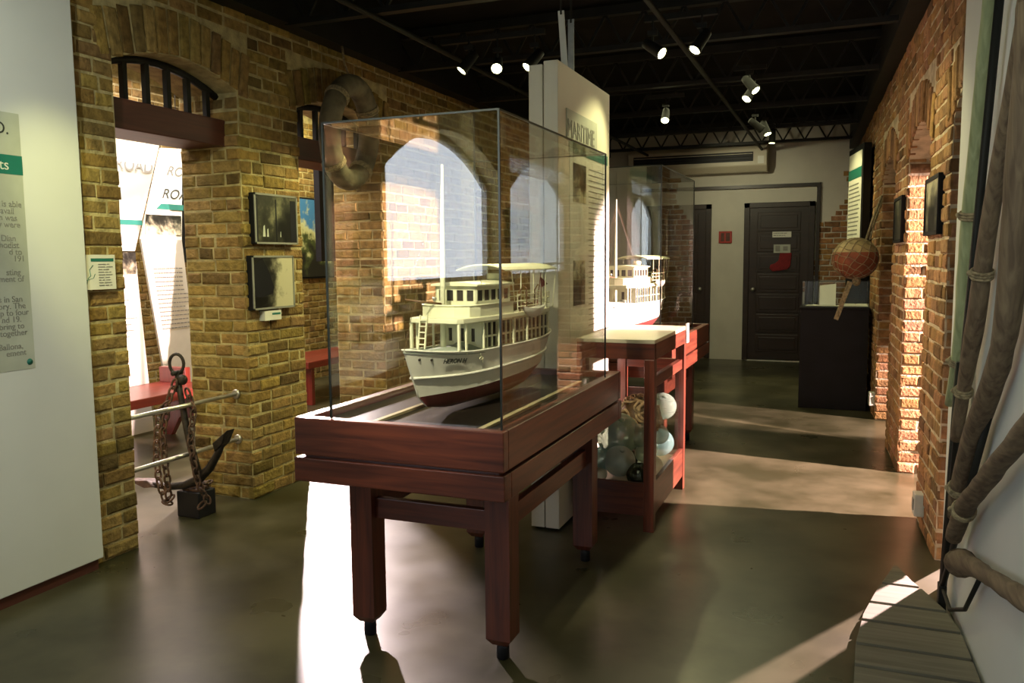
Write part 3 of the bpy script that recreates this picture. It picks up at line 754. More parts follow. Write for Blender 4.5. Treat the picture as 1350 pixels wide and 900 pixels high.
glass_case('large clear glass case over the nearer ship model', GX0, GX1, GY0, GY1, ZT - .028, 1.945)
for i, (xa, ya, xb, yb) in enumerate(((-1.60, 2.62, -1.60, 3.82), (-1.17, 2.62, -1.17, 3.82))):
    mb = MB(); mb.bar((xa, ya, ZT - .022), (xb, yb, ZT - .022), .022, .010)
    tag(build('wooden_batten', mb, M['batten']), 'thin pale batten on the case floor %s the nearer ship model' % ('left of' if i == 0 else 'right of'), 'batten', 'battens in the glass case')

# ------------------------------------------------------------------ ship models
def ship(name, label, loc, rz, main=True):
    t = thing(name, label, 'model ship', loc, 'ship models', rz, True)
    L = 1.12; HB = .132
    def zsh(s): return .238 + .030 * (1 - s / .35) ** 2 * (s < .35) + .022 * max(0, (s - .6) / .4) ** 2
    def zwl(s): return .078 + .045 * s
    def zk(s): return .010 + (.022 * (1 - s / .16) if s < .16 else 0) + (.11 * ((s - .78) / .22) ** 1.5 if s > .78 else 0)
    def hbd(s):
        f = (min(1, s / .34)) ; f = (1 - (1 - f) ** 2.1) ** .82
        a = 1.0 if s < .62 else math.sqrt(max(0, 1 - ((s - .62) / .40) ** 2.6))
        return HB * max(.0, f) * a
    def hbw(s):
        f = (min(1, s / .42)); f = (1 - (1 - f) ** 1.8)
        a = 1.0 if s < .60 else math.sqrt(max(0, 1 - ((s - .60) / .42) ** 1.9))
        return HB * .93 * f * a
    def yy(s, k): # k: 0 keel .. 1 sheer
        y0 = .14 * (1 - k) ** 1.1; y1 = L - .13 * (1 - k) ** 1.2
        return y0 + (y1 - y0) * s
    def zz(s, k):
        if k < .36: return zk(s) + (zwl(s) - zk(s)) * (k / .36)
        return zwl(s) + (zsh(s) - zwl(s)) * ((k - .36) / .64)
    def hb(s, k):
        if k < .36: return max(.004, hbw(s) * (.12 + .88 * (k / .36) ** .5))
        q = (k - .36) / .64; return max(.004, hbw(s) + (hbd(s) - hbw(s)) * q ** 1.3)
    KS = [0, .12, .24, .36, .45, .55, .65, .75, .85, 1.0]; SS = [0, .015, .04, .08, .13, .19, .26, .34, .43, .52, .61, .70, .78, .85, .90, .94, .97, .99, 1.0]
    mb = MB(); v = []; nk = len(KS); rows = []
    ring = [(sd, k) for sd, k in [(-1, k) for k in reversed(KS)] + [(1, k) for k in KS]]
    for s in SS:
        for sd, k in ring: v.append((sd * hb(s, k), yy(s, k), zz(s, k)))
    nr = len(ring); fw = []; fr = []
    for i in range(len(SS) - 1):
        for j in range(nr - 1):
            q = (i * nr + j, i * nr + j + 1, (i + 1) * nr + j + 1, (i + 1) * nr + j)
            kk = max(ring[j][1], ring[j + 1][1])
            (fr if kk <= .36 else fw).append(q)
    mb.m = 0; mb.add(v, fw, True); mb.m = 1; mb.add(v, fr, True)
    mb.m = 0; mb.add([v[j] for j in range(nr)], [tuple(range(nr))]); mb.add([v[(len(SS) - 1) * nr + j] for j in range(nr)], [tuple(range(nr))[::-1]])
    hull = build('hull', mb, [M['hull_white'], M['hull_red']], t)
    mb = MB(); top = [(-hb(s, 1) * .985, yy(s, 1), zsh(s) - .012) for s in SS]; top += [(hb(s, 1) * .985, yy(s, 1), zsh(s) - .012) for s in reversed(SS)]
    mb.prism(top, (0, 0, .004)); build('main_deck', mb, M['deck_grey'], t)
    for sd in (-1, 1):
        mb = MB(); mb.tube([(sd * (hb(s, 1) + .001), yy(s, 1), zsh(s)) for s in SS], .0045, 6); build('bulwark_rail', mb, M['hull_white'], t)
        mb = MB(); mb.tube([(sd * (hb(s, .62) + .003), yy(s, .62), zz(s, .62)) for s in SS], .006, 6); build('rubbing_strake', mb, M['hull_white'], t)
    # bow fairlead and hawse marks
    mb = MB()
    for sd in (-1, 1):
        for s in (.035, .075):
            mb.sphere((sd * hb(s, .88), yy(s, .88), zz(s, .88)), .0055, 8, 6)
    build('hawse_hole', mb, M['iron'], t)
    # main deck house with its windows
    y0, y1, hw, zd, zc = .40, 1.0, .098, .226, .352
    mb = MB(); mb.box((-hw + .006, y0 + .006, zd), (hw - .006, y1, zc)); house = build('deck_house', mb, M['cabin_dark'], t)
    mb = MB(); mb.box((-hw, y0, zd), (hw, y0 + .006, .262)); mb.box((-hw, y0, .318), (hw, y0 + .006, zc))
    for x in (-.098, -.046, .012, .064): mb.box((x, y0, .262), (x + .034, y0 + .006, .318))
    build('house_front', mb, M['cabin'], t)
    for x in (-.062, -.012, .046):
        mb = MB(); mb.box((x - .002, y0 - .004, .258), (x + .022, y0 + .003, .264)); build('window_sill', mb, M['cabin'], t)
    for sd in (-1, 1):
        mb = MB(); n = 15
        for i in range(n + 1):
            y = y0 + (y1 - y0) * i / n; mb.box((sd * hw - .003, y - .004, zd), (sd * hw + .003, y + .004, zc))
        for z in (.235, .285, .345): mb.box((sd * hw - .0025, y0, z - .004), (sd * hw + .0025, y1, z + .004))
        build('window_frames', mb, M['cabin'], t)
        mb = MB(); n = 7
        for i in range(n):
            y = .25 + .125 * i; s = y / L; x = sd * min(.122, hb(s, 1) - .004)
            mb.bar((x, y, zsh(s) - .01), (x, y, zc), .0075)
        build('deck_posts', mb, M['cabin'], t)
    # boat deck (the canopy)
    ys = [.195, .22, .30, .42, .60, .80, .95, 1.03, 1.08, 1.10]; ws = [.110, .124, .132, .136, .136, .132, .118, .098, .07, .04]
    mb = MB(); mb.prism([(-w, y, zc) for y, w in zip(ys, ws)] + [(w, y, zc) for y, w in reversed(list(zip(ys, ws)))], (0, 0, .020)); build('boat_deck', mb, M['cabin'], t, .003)
    for x in (-.112, .112):
        mb = MB(); mb.bar((x, .205, .25), (x, .205, zc), .010); build('deck_post', mb, M['cabin'], t)
    # bridge front and wheelhouse
    mb = MB(); pts = [(-.125, .62), (-.128, .34), (-.112, .285), (-.06, .255), (0, .245), (.06, .255), (.112, .285), (.128, .34), (.125, .62)]
    inn = [(x * .955, y + .006) for x, y in pts]
    mb.prism([(x, y, .371) for x, y in pts] + [(x, y, .371) for x, y in reversed(inn)], (0, 0, .046)); build('bridge_bulwark', mb, M['cabin'], t)
    mb = MB(); mb.tube([(x, y, .419) for x, y in pts], .004, 6); build('bulwark_cap', mb, M['cabin'], t)
    wx, wy0, wy1, wz0, wz1 = .098, .36, .64, .372, .492
    mb = MB(); mb.box((-wx + .005, wy0 + .005, wz0), (wx - .005, wy1 - .005, wz1)); build('wheelhouse', mb, M['cabin_dark'], t)
    mb = MB()
    for (a, b) in ((wz0, .432), (.476, wz1)):
        mb.box((-wx, wy0, a), (wx, wy0 + .006, b)); mb.box((-wx, wy0, a), (-wx + .006, wy1, b)); mb.box((wx - .006, wy0, a), (wx, wy1, b))
    for x in (-.098, -.060, -.012, .036, .084): mb.box((x, wy0, .43), (x + .016, wy0 + .006, .478))
    for sd in (-1, 1):
        for i in range(6):
            y = wy0 + (wy1 - wy0 - .012) * i / 5; mb.box((sd * wx - (.006 if sd > 0 else 0), y, .43), (sd * wx + (0 if sd > 0 else .006), y + .012, .478))
    build('wheelhouse_wall', mb, M['cabin'], t)
    mb = MB(); pr = [(-.112, 0), (-.112, .008), (-.06, .015), (0, .018), (.06, .015), (.112, .008), (.112, 0)]
    mb.prism([(x, wy0 - .015, wz1 + z) for x, z in pr], (0, .31, 0)); build('wheelhouse_roof', mb, M['cabin'], t, .002)
    # aft awning with stanchions and rails
    mb = MB(); xs = [-.125 + .25 * i / 10 for i in range(11)]
    up_ = [(x, .555 + .024 * (1 - (x / .125) ** 2)) for x in xs]
    mb.prism([(x, .56, z) for x, z in up_] + [(x, .56, z - .005) for x, z in reversed(up_)], (0, .50, 0))
    mb.m = 0; build('awning', mb, M['cabin'], t)
    for sd in (-1, 1):
        for y in (.70, .82, .94, 1.05):
            mb = MB(); w = .118 if y < 1 else .10; mb.bar((sd * w, y, .37), (sd * .12, y, .555), .004); build('stanchion', mb, M['cabin'], t)
        mb = MB(); pts = [(sd * .124, .66), (sd * .122, .80), (sd * .112, .94), (sd * .09, 1.04), (sd * .05, 1.085), (0, 1.095)]
        for z in (.395, .42, .445): mb.tube([(x, y, z) for x, y in pts], .0025, 6)
        for i in range(9):
            f = i / 8 * (len(pts) - 1); j = min(int(f), len(pts) - 2); f -= j
            x = pts[j][0] + (pts[j + 1][0] - pts[j][0]) * f; y = pts[j][1] + (pts[j + 1][1] - pts[j][1]) * f
            mb.bar((x, y, .37), (x, y, .446), .003)
        build('railing', mb, M['cabin'], t)
    mb = MB(); mb.box((-.05, .70, .372), (.05, .86, .402)); mb.box((-.035, .90, .372), (.035, 1.0, .395)); build('deck_locker', mb, M['brown_rail'], t)
    mb = MB(); mb.lathe([(.026, 0), (.026, .14), (.029, .14), (.029, .165)], (0, .665, .372), (0, .08, 1), 16); build('funnel', mb, M['cabin'], t)
    # mast, boom, rigging, ladder
    mb = MB(); mb.tube([(-.005, .27, .226), (-.005, .275, .55), (-.003, .28, .97)], [.0125, .0105, .005], 10); build('mast', mb, M['cabin'], t)
    mb = MB(); mb.tube([(-.005, .265, .425), (-.06, .21, .435), (-.115, .17, .445)], .0042, 8); build('boom', mb, M['brown_rail'], t)
    mb = MB()
    for a, b in (((-.003, .28, .95), (0, .01, .28)), ((-.003, .28, .93), (.10, .40, .50)), ((-.003, .28, .93), (-.10, .40, .50)), ((-.003, .28, .9), (-.115, .17, .447)), ((-.003, .28, .95), (0, .66, .53))): mb.bar(a, b, .0011)
    build('rigging', mb, M['brown_rail'], t)
    mb = MB()
    for x in (-.070, -.038): mb.bar((x, .185, .225), (x + .012, .192, .385), .006)
    for i in range(6): z = .245 + i * .024; mb.bar((-.070 + .012 * (z - .225) / .16, .187, z), (-.036 + .012 * (z - .225) / .16, .187, z), .005)
    build('ladder', mb, M['cabin'], t)
    mb = MB(); mb.sphere((-.03, .25, .446), .009, 12, 8); mb.bar((-.03, .25, .418), (-.03, .25, .44), .005); build('searchlight', mb, M['alu'], t)
    mb = MB(); mb.box((-.03, .12, .238), (.03, .165, .25)); mb.lathe([(.014, 0), (.014, .028)], (.055, .30, .232), (0, 0, 1), 14); mb.lathe([(.03, 0), (.034, .02), (.02, .03)], (.03, .345, .235), (0, 0, 1), 16); build('foredeck_gear', mb, M['deck_grey'], t)
    # lifeboats
    for sd in ((1, -1) if main else (1,)):
        mb = MB(); lv = []; S2 = [0, .06, .15, .3, .5, .7, .85, .94, 1]
        for s in S2:
            w = .024 * (math.sin(PI * min(max(s, .02), .98))) ** .55
            for a in range(9):
                q = -PI / 2 + PI * a / 8
                lv.append((sd * .152 + w * math.sin(q), .66 + .20 * s, .385 + .012 * (2 * s - 1) ** 2 - .042 * math.cos(q) * (math.sin(PI * min(max(s, .06), .94))) ** .4))
        f = []
        for i in range(8):
            for j in range(8): f.append((i * 9 + j, i * 9 + j + 1, (i + 1) * 9 + j + 1, (i + 1) * 9 + j))
        mb.add(lv, f, True); mb.add([lv[i * 9] for i in range(9)] + [lv[i * 9 + 8] for i in reversed(range(9))], [tuple(range(18))])
        lb = build('lifeboat', mb, M['hull_white'], t)
        for y in (.69, .83):
            mb = MB(); mb.tube([(sd * .118, y, .372), (sd * .12, y, .46), (sd * .135, y, .485), (sd * .152, y, .475), (sd * .152, y, .39)], .003, 6); build('davit', mb, M['brown_rail'], lb)
    if main:
        # name on the port bow
        s0, s1, k = .115, .225, .86
        a = Vector((hb(s0, k), yy(s0, k), zz(s0, k))); b = Vector((hb(s1, k), yy(s1, k), zz(s1, k))); c = Vector((hb(.17, .99), yy(.17, .99), zz(.17, .99))); d = Vector((hb(.17, .75), yy(.17, .75), zz(.17, .75)))
        rt = (b - a).normalized(); up = (c - d); up = (up - rt * up.dot(rt)).normalized(); nn = rt.cross(up)
        text('name_lettering', 'HERON H', .026, a + nn * .006 - up * .008, rt, up, M['ink'], t, .15, .0008, bold=.0006)
        mb = MB(); s = .30; mb.tube([Vector((hb(s, .86) + .003, yy(s, .86) + .012 * math.cos(q), zz(s, .86) + .007 * math.sin(q))) for q in [2 * PI * i / 10 for i in range(10)]], .002, 5, True); mb.bar((hb(s, .9) + .004, yy(s, .86) - .012, zz(s, .95)), (hb(s, .8) + .004, yy(s, .86) + .014, zz(s, .78)), .003); build('bow_anchor', mb, M['cabin'], t)
        mb = MB(); mb.bar((0, 1.085, .37), (0, 1.13, .53), .003); mb.prism([(0, 1.125, .51), (0, 1.20, .475), (0, 1.13, .46)], (.003, 0, 0)); build('ensign', mb, M['red_cloth'], t)
    return t
ship('model_ship', 'big white and red ship model named HERON H in the nearer glass case', (-1.50, 2.68, ZT - .024), -math.radians(7))

# second table, case and ship beyond the white partition
T2 = (-1.86, -1.0, 5.29, 6.85)
display_table('red-brown wooden display table half hidden beyond the white partition', *T2, .92, (-1.78, -1.08, 5.45, 6.65))
glass_case('clear glass case over the farther ship model', -1.80, -1.095, 5.36, 6.62, .892, 2.045)
ship('model_ship', 'white and red ship model with tall mast in the farther glass case', (-1.52, 5.44, .898), -math.radians(8), False)

# ------------------------------------------------------------------ white partition
t = thing('partition_panel', 'tall white partition with MARITIME heading standing behind the nearer glass case', 'partition', (-1.45, 4.6, 0))
for i, (a, b) in enumerate(((-1.535, -1.459), (-1.453, -1.375))):
    mb = MB(); mb.box((a, 4.11, .012), (b, 5.12, 2.47 if i else 2.455)); build('board', mb, M['white_warm'], t, .004)
mb = MB(); mb.box((-1.52, 4.14, 0), (-1.39, 5.09, .013)); build('foot', mb, M['black'], t)
PX = -1.375
mb = MB(); mb.box((PX, 4.30, 1.0), (PX + .002, 5.04, 2.06)); build('text_sheet', mb, M['paper'], t)
mb = MB(); mb.box((PX + .001, 4.28, 2.03), (PX + .004, 5.06, 2.085)); build('heading_bar', mb, M['teal'], t)
mb = MB(); mb.box((PX, 4.24, 2.09), (PX + .006, 4.82, 2.25)); build('heading_plate', mb, M['paper_grey'], t)
text('heading_text', 'MARITIME', .135, (PX + .008, 4.245, 2.105), RT_, UPz, M['inkgrey'], t, sx=.86)
text('heading_initial', 'M', .19, (PX + .003, 4.235, 2.10), RT_, UPz, M['paper_grey'], t, sx=.8)
mb = MB(); lines(mb, (PX + .002, 4.66, 1.97), RT_, UPz, .36, 30, .031, .006, .12, seed=11); build('text_lines', mb, M['inkgrey'], t)
mb = MB(); mb.box((PX + .001, 4.36, 1.77), (PX + .004, 4.60, 1.98)); build('printed_photograph', mb, M['photo4'], t)
mb = MB(); mb.box((PX + .001, 4.36, 1.20), (PX + .004, 4.58, 1.45)); build('printed_photograph', mb, M['photo3'], t)
for y, y2, m in ((4.50, 4.42, 'sw_white'), (4.60, 4.60, 'galv')):
    mb = MB(); mb.bar((-1.46, y, 2.44), (-1.46, y2, 2.80), .035, .006, (0, 1, 0)); build('hanging_bracket', mb, M[m], t)
    mb = MB(); mb.tube([(-1.46, y2, 2.78), (-1.46, y2, HC)], .006, 6); build('hanging_rod', mb, M['steel_dark'], t)

# ------------------------------------------------------------------ stand with glass floats
SX0, SX1, SY0, SY1 = -1.325, -.895, 4.255, 5.20; lw = .058
t = thing('float_stand', 'red wooden stand with a pale top and glass fishing floats in its bin', 'stand', (-1.11, 4.73, 0))
mb = MB(); mb.box((SX0, SY0, 1.015), (SX1, SY1, 1.035)); build('top', mb, M['marble'], t, .003)
for nm, o_, za, zb in (('apron', 0, .93, 1.015), ('bin_side', .006, .085, .265)):
    for Y in (SY0 + o_, SY1 - o_ - .024): mb = MB(); mb.box((SX0 + .004, Y, za), (SX1 - .004, Y + .024, zb)); build(nm, mb, M['mahog_x'], t, .002)
    for X in (SX0 + o_, SX1 - o_ - .024): mb = MB(); mb.box((X, SY0 + .03, za), (X + .024, SY1 - .03, zb)); build(nm, mb, M['mahog_y'], t, .002)
for X in (SX0, SX1 - lw):
    for Y in (SY0 + .002, SY1 - lw - .002):
        mb = MB(); mb.box((X + .001, Y, 0), (X + lw - .001, Y + lw, .93)); build('leg', mb, M['mahog_z'], t, .003)
for z in (.80,):
    mb = MB(); mb.box((SX1 - .045, SY0 + lw, z - .03), (SX1 - .015, SY1 - lw, z + .03)); build('rail', mb, M['mahog_y'], t, .003)
    mb = MB(); mb.box((SX0 + lw, SY1 - .05, z - .03), (SX1 - lw, SY1 - .02, z + .03)); build('rail', mb, M['mahog_x'], t, .003)
mb = MB(); mb.box((SX0 + .03, SY0 + .03, .20), (SX1 - .03, SY1 - .03, .215)); build('bin_floor', mb, M['marble'], t)
for a, b in (((SX0 + lw, SY0 + .018, .265), (SX1 - lw, SY0 + .022, .78)), ((SX1 - .022, SY0 + lw, .265), (SX1 - .018, SY1 - lw, .77))):
    mb = MB(); mb.box(a, b); build('glass_pane', mb, M['glass'], t)
# floats
fl = [('large pale green glass float at the upper left of the pile in the stand', (-1.155, 4.50, .47), .125, 'fl_green'),
      ('clear glass float at the middle front of the pile in the stand', (-1.115, 4.385, .345), .088, 'fl_pale'),
      ('blue-green glass float at the far left of the pile in the stand', (-1.222, 4.375, .35), .066, 'fl_blue'),
      ('cloudy glass float at the bottom left corner of the bin', (-1.232, 4.352, .273), .055, 'fl_pale'),
      ('dark bottle-green glass float low beside the right front leg of the stand', (-1.0, 4.358, .285), .068, 'fl_dark'),
      ('milky white glass float in the middle of the pile below the rope ball', (-1.02, 4.50, .47), .07, 'fl_pale'),
      ('green glass float on top at the right side of the pile by the far leg', (-1.006, 5.02, .55), .085, 'fl_green'),
      ('small clear glass float at the right rim of the bin', (-.982, 4.80, .42), .06, 'fl_pale'),
      ('pale pink-tinged glass float against the right front leg', (-.995, 4.48, .375), .055, 'fl_pale'),
      ('deep green glass float buried under the large pale one', (-1.16, 4.60, .318), .10, 'fl_dark'),
      ('sea-green glass float low at the right side pane', (-1.008, 4.96, .335), .085, 'fl_blue'),
      ('pale glass float under the rope ball', (-1.10, 4.80, .33), .11, 'fl_green'),
      ('clear glass float low by the right pane near the front', (-.982, 4.63, .275), .058, 'fl_pale')]
for lab, c, r, m in fl:
    t = thing('glass_float', lab, 'glass float', (c[0], c[1], c[2] - r), 'glass floats in the stand')
    mb = MB(); mb.sphere(c, r, 32, 18, (1, 1, .97)); build('glass_ball', mb, M[m], t)
    mb = MB(); d = Vector((.3, -.5, .8)).normalized(); mb.lathe([(r * .16, r * .965), (r * .12, r * 1.02), (r * .03, r * 1.03)], c, d, 12); build('seal_button', mb, M[m], t)
c = Vector((-1.09, 4.74, .53)); t = thing('rope_ball', 'ball of knotted brown rope on top of the glass floats', 'rope ball', c - Vector((0, 0, .13)), None)
mb = MB(); mb.sphere(c, .115, 24, 14); build('core', mb, M['brown_rail'], t)
mb = MB(); rr = random.Random(3)
for k in range(46):
    d = Vector((rr.gauss(0, 1), rr.gauss(0, 1), rr.gauss(0, 1))).normalized(); a = Vector((rr.gauss(0, 1), rr.gauss(0, 1), rr.gauss(0, 1))); a = (a - d * a.dot(d)).normalized(); b_ = d.cross(a); q = rr.uniform(.25, .45)
    mb.tube([c + (d * math.cos(q) + (a * math.cos(h) + b_ * math.sin(h)) * math.sin(q)).normalized() * (.125 + .008 * math.sin(3 * h + k)) for h in [2 * PI * i / 14 for i in range(14)]], .0075, 6, True)
build('rope_loops', mb, M['coral'], t)
t = thing('placard', 'small white placard on the far corner of the pale-topped stand', 'placard', (-.89, 5.18, .93))
mb = MB(); mb.box((-.895, 5.155, .93), (-.886, 5.235, 1.05)); build('plate', mb, M['sw_white'], t)
mb = MB(); lines(mb, (-.8855, 5.16, 1.035), RT_, UPz, .06, 7, .013, .004, .3, seed=8); build('text_lines', mb, M['inkgrey'], t)

# ------------------------------------------------------------------ right side, far
t = thing('black_plinth', 'black plinth cabinet at the end of the right wall', 'plinth', (-.04, 8.6, 0))
mb = MB(); mb.box((-.36, 8.37, .0), (.245, 8.87, .955)); build('body', mb, M['black'], t, .004)
mb = MB(); mb.box((-.37, 8.36, .955), (.25, 8.88, .975)); build('top', mb, M['black'], t, .003)
t = thing('glass_cover', 'low glass cover on the black plinth', 'glass cover', (-.04, 8.6, .975))
for a, b in (((-.35, 8.38, .975), (.24, 8.384, 1.22)), ((-.35, 8.856, .975), (.24, 8.86, 1.22)), ((-.35, 8.384, .975), (-.346, 8.856, 1.22)), ((.236, 8.384, .975), (.24, 8.856, 1.22)), ((-.35, 8.38, 1.22), (.24, 8.86, 1.224))):
    mb = MB(); mb.box(a, b); build('glass_pane', mb, M['glass'], t)
for a, b in (((-.35, 8.38, .98), (-.35, 8.38, 1.222)), ((.24, 8.38, .98), (.24, 8.38, 1.222)), ((-.35, 8.38, 1.222), (.24, 8.38, 1.222)), ((-.35, 8.38, .98), (.24, 8.38, .98))):
    mb = MB(); mb.bar(a, b, .005); build('edge_joint', mb, M['glass_edge'], t)
t = thing('document', 'propped white document under the glass cover of the black plinth', 'document', (-.13, 8.62, .976))
mb = MB(); mb.prism([(-.20, 8.60, .978), (-.05, 8.56, .978), (-.05, 8.64, 1.19), (-.20, 8.68, 1.17)], (0, .006, 0)); build('sheet', mb, M['sw_white'], t)
mb = MB(); mb.prism([(-.19, 8.70, .978), (-.06, 8.70, .978), (-.06, 8.66, 1.12), (-.19, 8.69, 1.10)], (0, .006, 0)); build('prop', mb, M['black'], t)
for (x0, x1, y0, y1, z, m, lab) in ((-.32, .24, 8.40, 8.54, .978, 'paper_grey', 'flat open booklet lying under the glass cover at the front of the plinth'), (.02, .24, 8.58, 8.80, .978, 'batten', 'flat yellowed leaflet lying right of the propped document on the plinth')):
    t = thing('booklet', lab, 'booklet', ((x0 + x1) / 2, (y0 + y1) / 2, z), 'booklets on the plinth')
    mb = MB(); mb.box((x0, y0, z), (x1, y1, z + .008)); build('cover', mb, M[m], t)
    mb = MB(); mb.box((x0 + .01, y0 + .01, z + .008), ((x0 + x1) / 2 - .005, y1 - .01, z + .012)); mb.box(((x0 + x1) / 2 + .005, y0 + .01, z + .008), (x1 - .01, y1 - .01, z + .012)); build('pages', mb, M['paper'], t)
# tall black board with lit text sheet
t = thing('tall_black_board', 'tall black board with a glowing text sheet behind the black plinth', 'board', (.2, 9.2, 0))
a = Vector((.165, 8.92, 0)); b = Vector((.035, 9.65, 0)); d = (b - a).normalized(); nn = Vector((-d.y, d.x, 0))
mb = MB(); mb.prism([a, b, b + Vector((.10, .03, 0)), Vector((.235, 8.95, 0))], (0, 0, 2.56)); build('board', mb, M['black_board'], t)
t = thing('tall_text_sheet', 'tall pale text sheet with a teal band on the black board', 'text sheet', a + d * .4 + Vector((0, 0, 1.65)))
def sp(u, z, o): p = a + d * u + nn * o; return Vector((p.x, p.y, z))
mb = MB(); mb.prism([sp(.05, 1.62, .004), sp(.70, 1.62, .004), sp(.70, 2.50, .004), sp(.05, 2.50, .004)], -nn * .004 + nn * .006); build('sheet', mb, M['paper'], t)
mb = MB(); mb.prism([sp(.05, 2.24, .007), sp(.70, 2.24, .007), sp(.70, 2.34, .007), sp(.05, 2.34, .007)], nn * .003); build('heading_bar', mb, M['teal'], t)
mb = MB(); lines(mb, sp(.66, 2.18, .007), -d, UPz, .58, 13, .042, .014, .2, seed=6); build('text_lines', mb, M['inkgrey'], t)
# netted float buoy hung on the wall
c = Vector((.10, 7.66, 1.435)); r = .185
t = thing('netted_buoy', 'round red and cream buoy in a rope net hanging from the right wall', 'buoy', c)
mb = MB(); mb.m = 0; mb.sphere(c, r, 32, 10, (1, 1, .93), 0, 1.25); mb.m = 1; mb.sphere(c, r, 32, 14, (1, 1, .93), 1.25, PI); build('ball', mb, [M['float_cream'], M['float_red']], t)
mb = MB(); ax = Vector((.45, .2, .87)).normalized(); e1 = ax.cross(Vector((0, 1, 0))).normalized(); e2 = ax.cross(e1); q = r + .004
for k in range(16):
    ph = 2 * PI * k / 16
    pts = []
    for i in range(13):
        th = .12 + (PI - .3) * i / 12; p2 = ph + .05 * math.sin(th * 5)
        v_ = ax * math.cos(th) + (e1 * math.cos(p2) + e2 * math.sin(p2)) * math.sin(th); pts.append(c + Vector((v_.x * q, v_.y * q, v_.z * q * .93)))
    mb.tube(pts, .0028, 6)
for th in (.35, .72, 1.1, 1.48, 1.86, 2.24, 2.6):
    pts = []
    for k in range(33):
        ph = 2 * PI * k / 33; t2_ = th + .035 * math.sin(ph * 8)
        v_ = ax * math.cos(t2_) + (e1 * math.cos(ph) + e2 * math.sin(ph)) * math.sin(t2_); pts.append(c + Vector((v_.x * q, v_.y * q, v_.z * q * .93)))
    mb.tube(pts, .0028, 6, True)
build('net', mb, M['cord'], t)
mb = MB(); a_ = c + Vector((.08, .02, .155)); mb.tube([a_, (.24, 7.78, 1.80), (.30, 7.93, 1.97)], .011, 8); mb.tube([a_ + Vector((.03, 0, 0)), (.25, 7.80, 1.76), (.305, 7.94, 1.93)], .009, 8); build('hanging_rope', mb, M['rope'], t)
mb = MB(); mb.prism([(.045, 7.50, 1.25), (.085, 7.50, 1.235), (-.02, 7.50, .915), (-.055, 7.50, .93)], (0, .015, 0)); build('tag', mb, M['rope'], t, .003)
mb = MB(); mb.lathe([(.02, 0.02), (.035, -.03), (.03, -.06), (.012, -.075)], (.115, 7.6, 1.28), (0, 0, 1), 12); build('rope_end', mb, M['rope'], t)

# photographs on the right piers, outlets
def rframe(u0, u1, z0, z1, pm, lab):
    t = thing('pier_photograph', lab, 'photograph', rp((u0 + u1) / 2, .02, z0), 'photographs on the right piers')
    def bx(a, b, za, zb, n0, n1): 
        m = MB(); m.prism([rp(a, n0, za), rp(b, n0, za), rp(b, n0, zb), rp(a, n0, zb)], RN * (n1 - n0)); return m
    build('mount', bx(u0, u1, z0, z1, .0, .022), M['black_board'], t)
    m = MB(); e = .02
    for a, b, za, zb in ((u0, u1, z0, z0 + e), (u0, u1, z1 - e, z1), (u0, u0 + e, z0, z1), (u1 - e, u1, z0, z1)):
        m.prism([rp(a, .022, za), rp(b, .022, za), rp(b, .022, zb), rp(a, .022, zb)], RN * .008)
    build('frame', m, M['black'], t)
    build('print', bx(u0 + e, u1 - e, z0 + e, z1 - e, .022, .024), pm, t)
rframe(4.52, 5.0, 1.565, 1.86, M['photo3'], 'photograph in a black frame on the nearer right brick pier')
rframe(6.12, 6.62, 1.55, 1.86, M['photo1'], 'dark framed photograph on the second brick pier of the right wall')
def outlet(u, z, lab):
    t = thing('wall_outlet', lab, 'outlet', rp(u, .02, z), 'wall outlets')
    m = MB(); m.prism([rp(u - .045, .0, z), rp(u + .045, .0, z), rp(u + .045, .0, z + .12), rp(u - .045, .0, z + .12)], RN * .05); build('box', m, M['sw_white'], t, .006)
    m = MB(); m.prism([rp(u - .025, .05, z + .03), rp(u + .025, .05, z + .03), rp(u + .025, .05, z + .09), rp(u - .025, .05, z + .09)], RN * .004); build('socket', m, M['inkgrey'], t)
outlet(4.78, .09, 'white outlet box low on the nearer right brick pier')
outlet(8.02, .12, 'white outlet box low on the brick beside the black plinth')

# ------------------------------------------------------------------ right side, near: board, poles, boat-shaped platform
t = thing('side_display_board', 'pale display board along the right wall behind the long poles', 'display board', (.5, 2.2, 0))
d = RU
mb = MB(); mb.prism([rp(3.99, .017, .0), rp(.3, .017, 0), rp(.3, .0125, 0), rp(3.99, .0125, 0)], (0, 0, 2.85))
for i, v_ in enumerate(mb.v): mb.v[i] = v_ + RN * .008
build('board', mb, M['white_paint'], t, .003)
t = thing('pole_rack', 'thin black metal rack holding the long poles on the right board', 'rack', (.43, 3.6, 0))
for pts, r in (([(.442, 3.12, 2.29), (.435, 3.45, 1.2), (.422, 3.69, .10)], .014), ([(.430, 3.60, 1.05), (.425, 3.69, .35), (.42, 3.705, .10)], .012), ([(.452, 3.00, .95), (.435, 3.45, .42), (.42, 3.70, .10)], .012), ([(.42, 3.70, .11), (.43, 3.52, .085), (.445, 3.25, .20), (.452, 3.02, .40)], .008)):
    mb = MB(); mb.tube(pts, r, 10); build('rod', mb, M['steel_dark'], t)
mb = MB(); mb.box((.405, 3.67, 0), (.435, 3.73, .12)); build('rack_foot', mb, M['steel_dark'], t, .004)
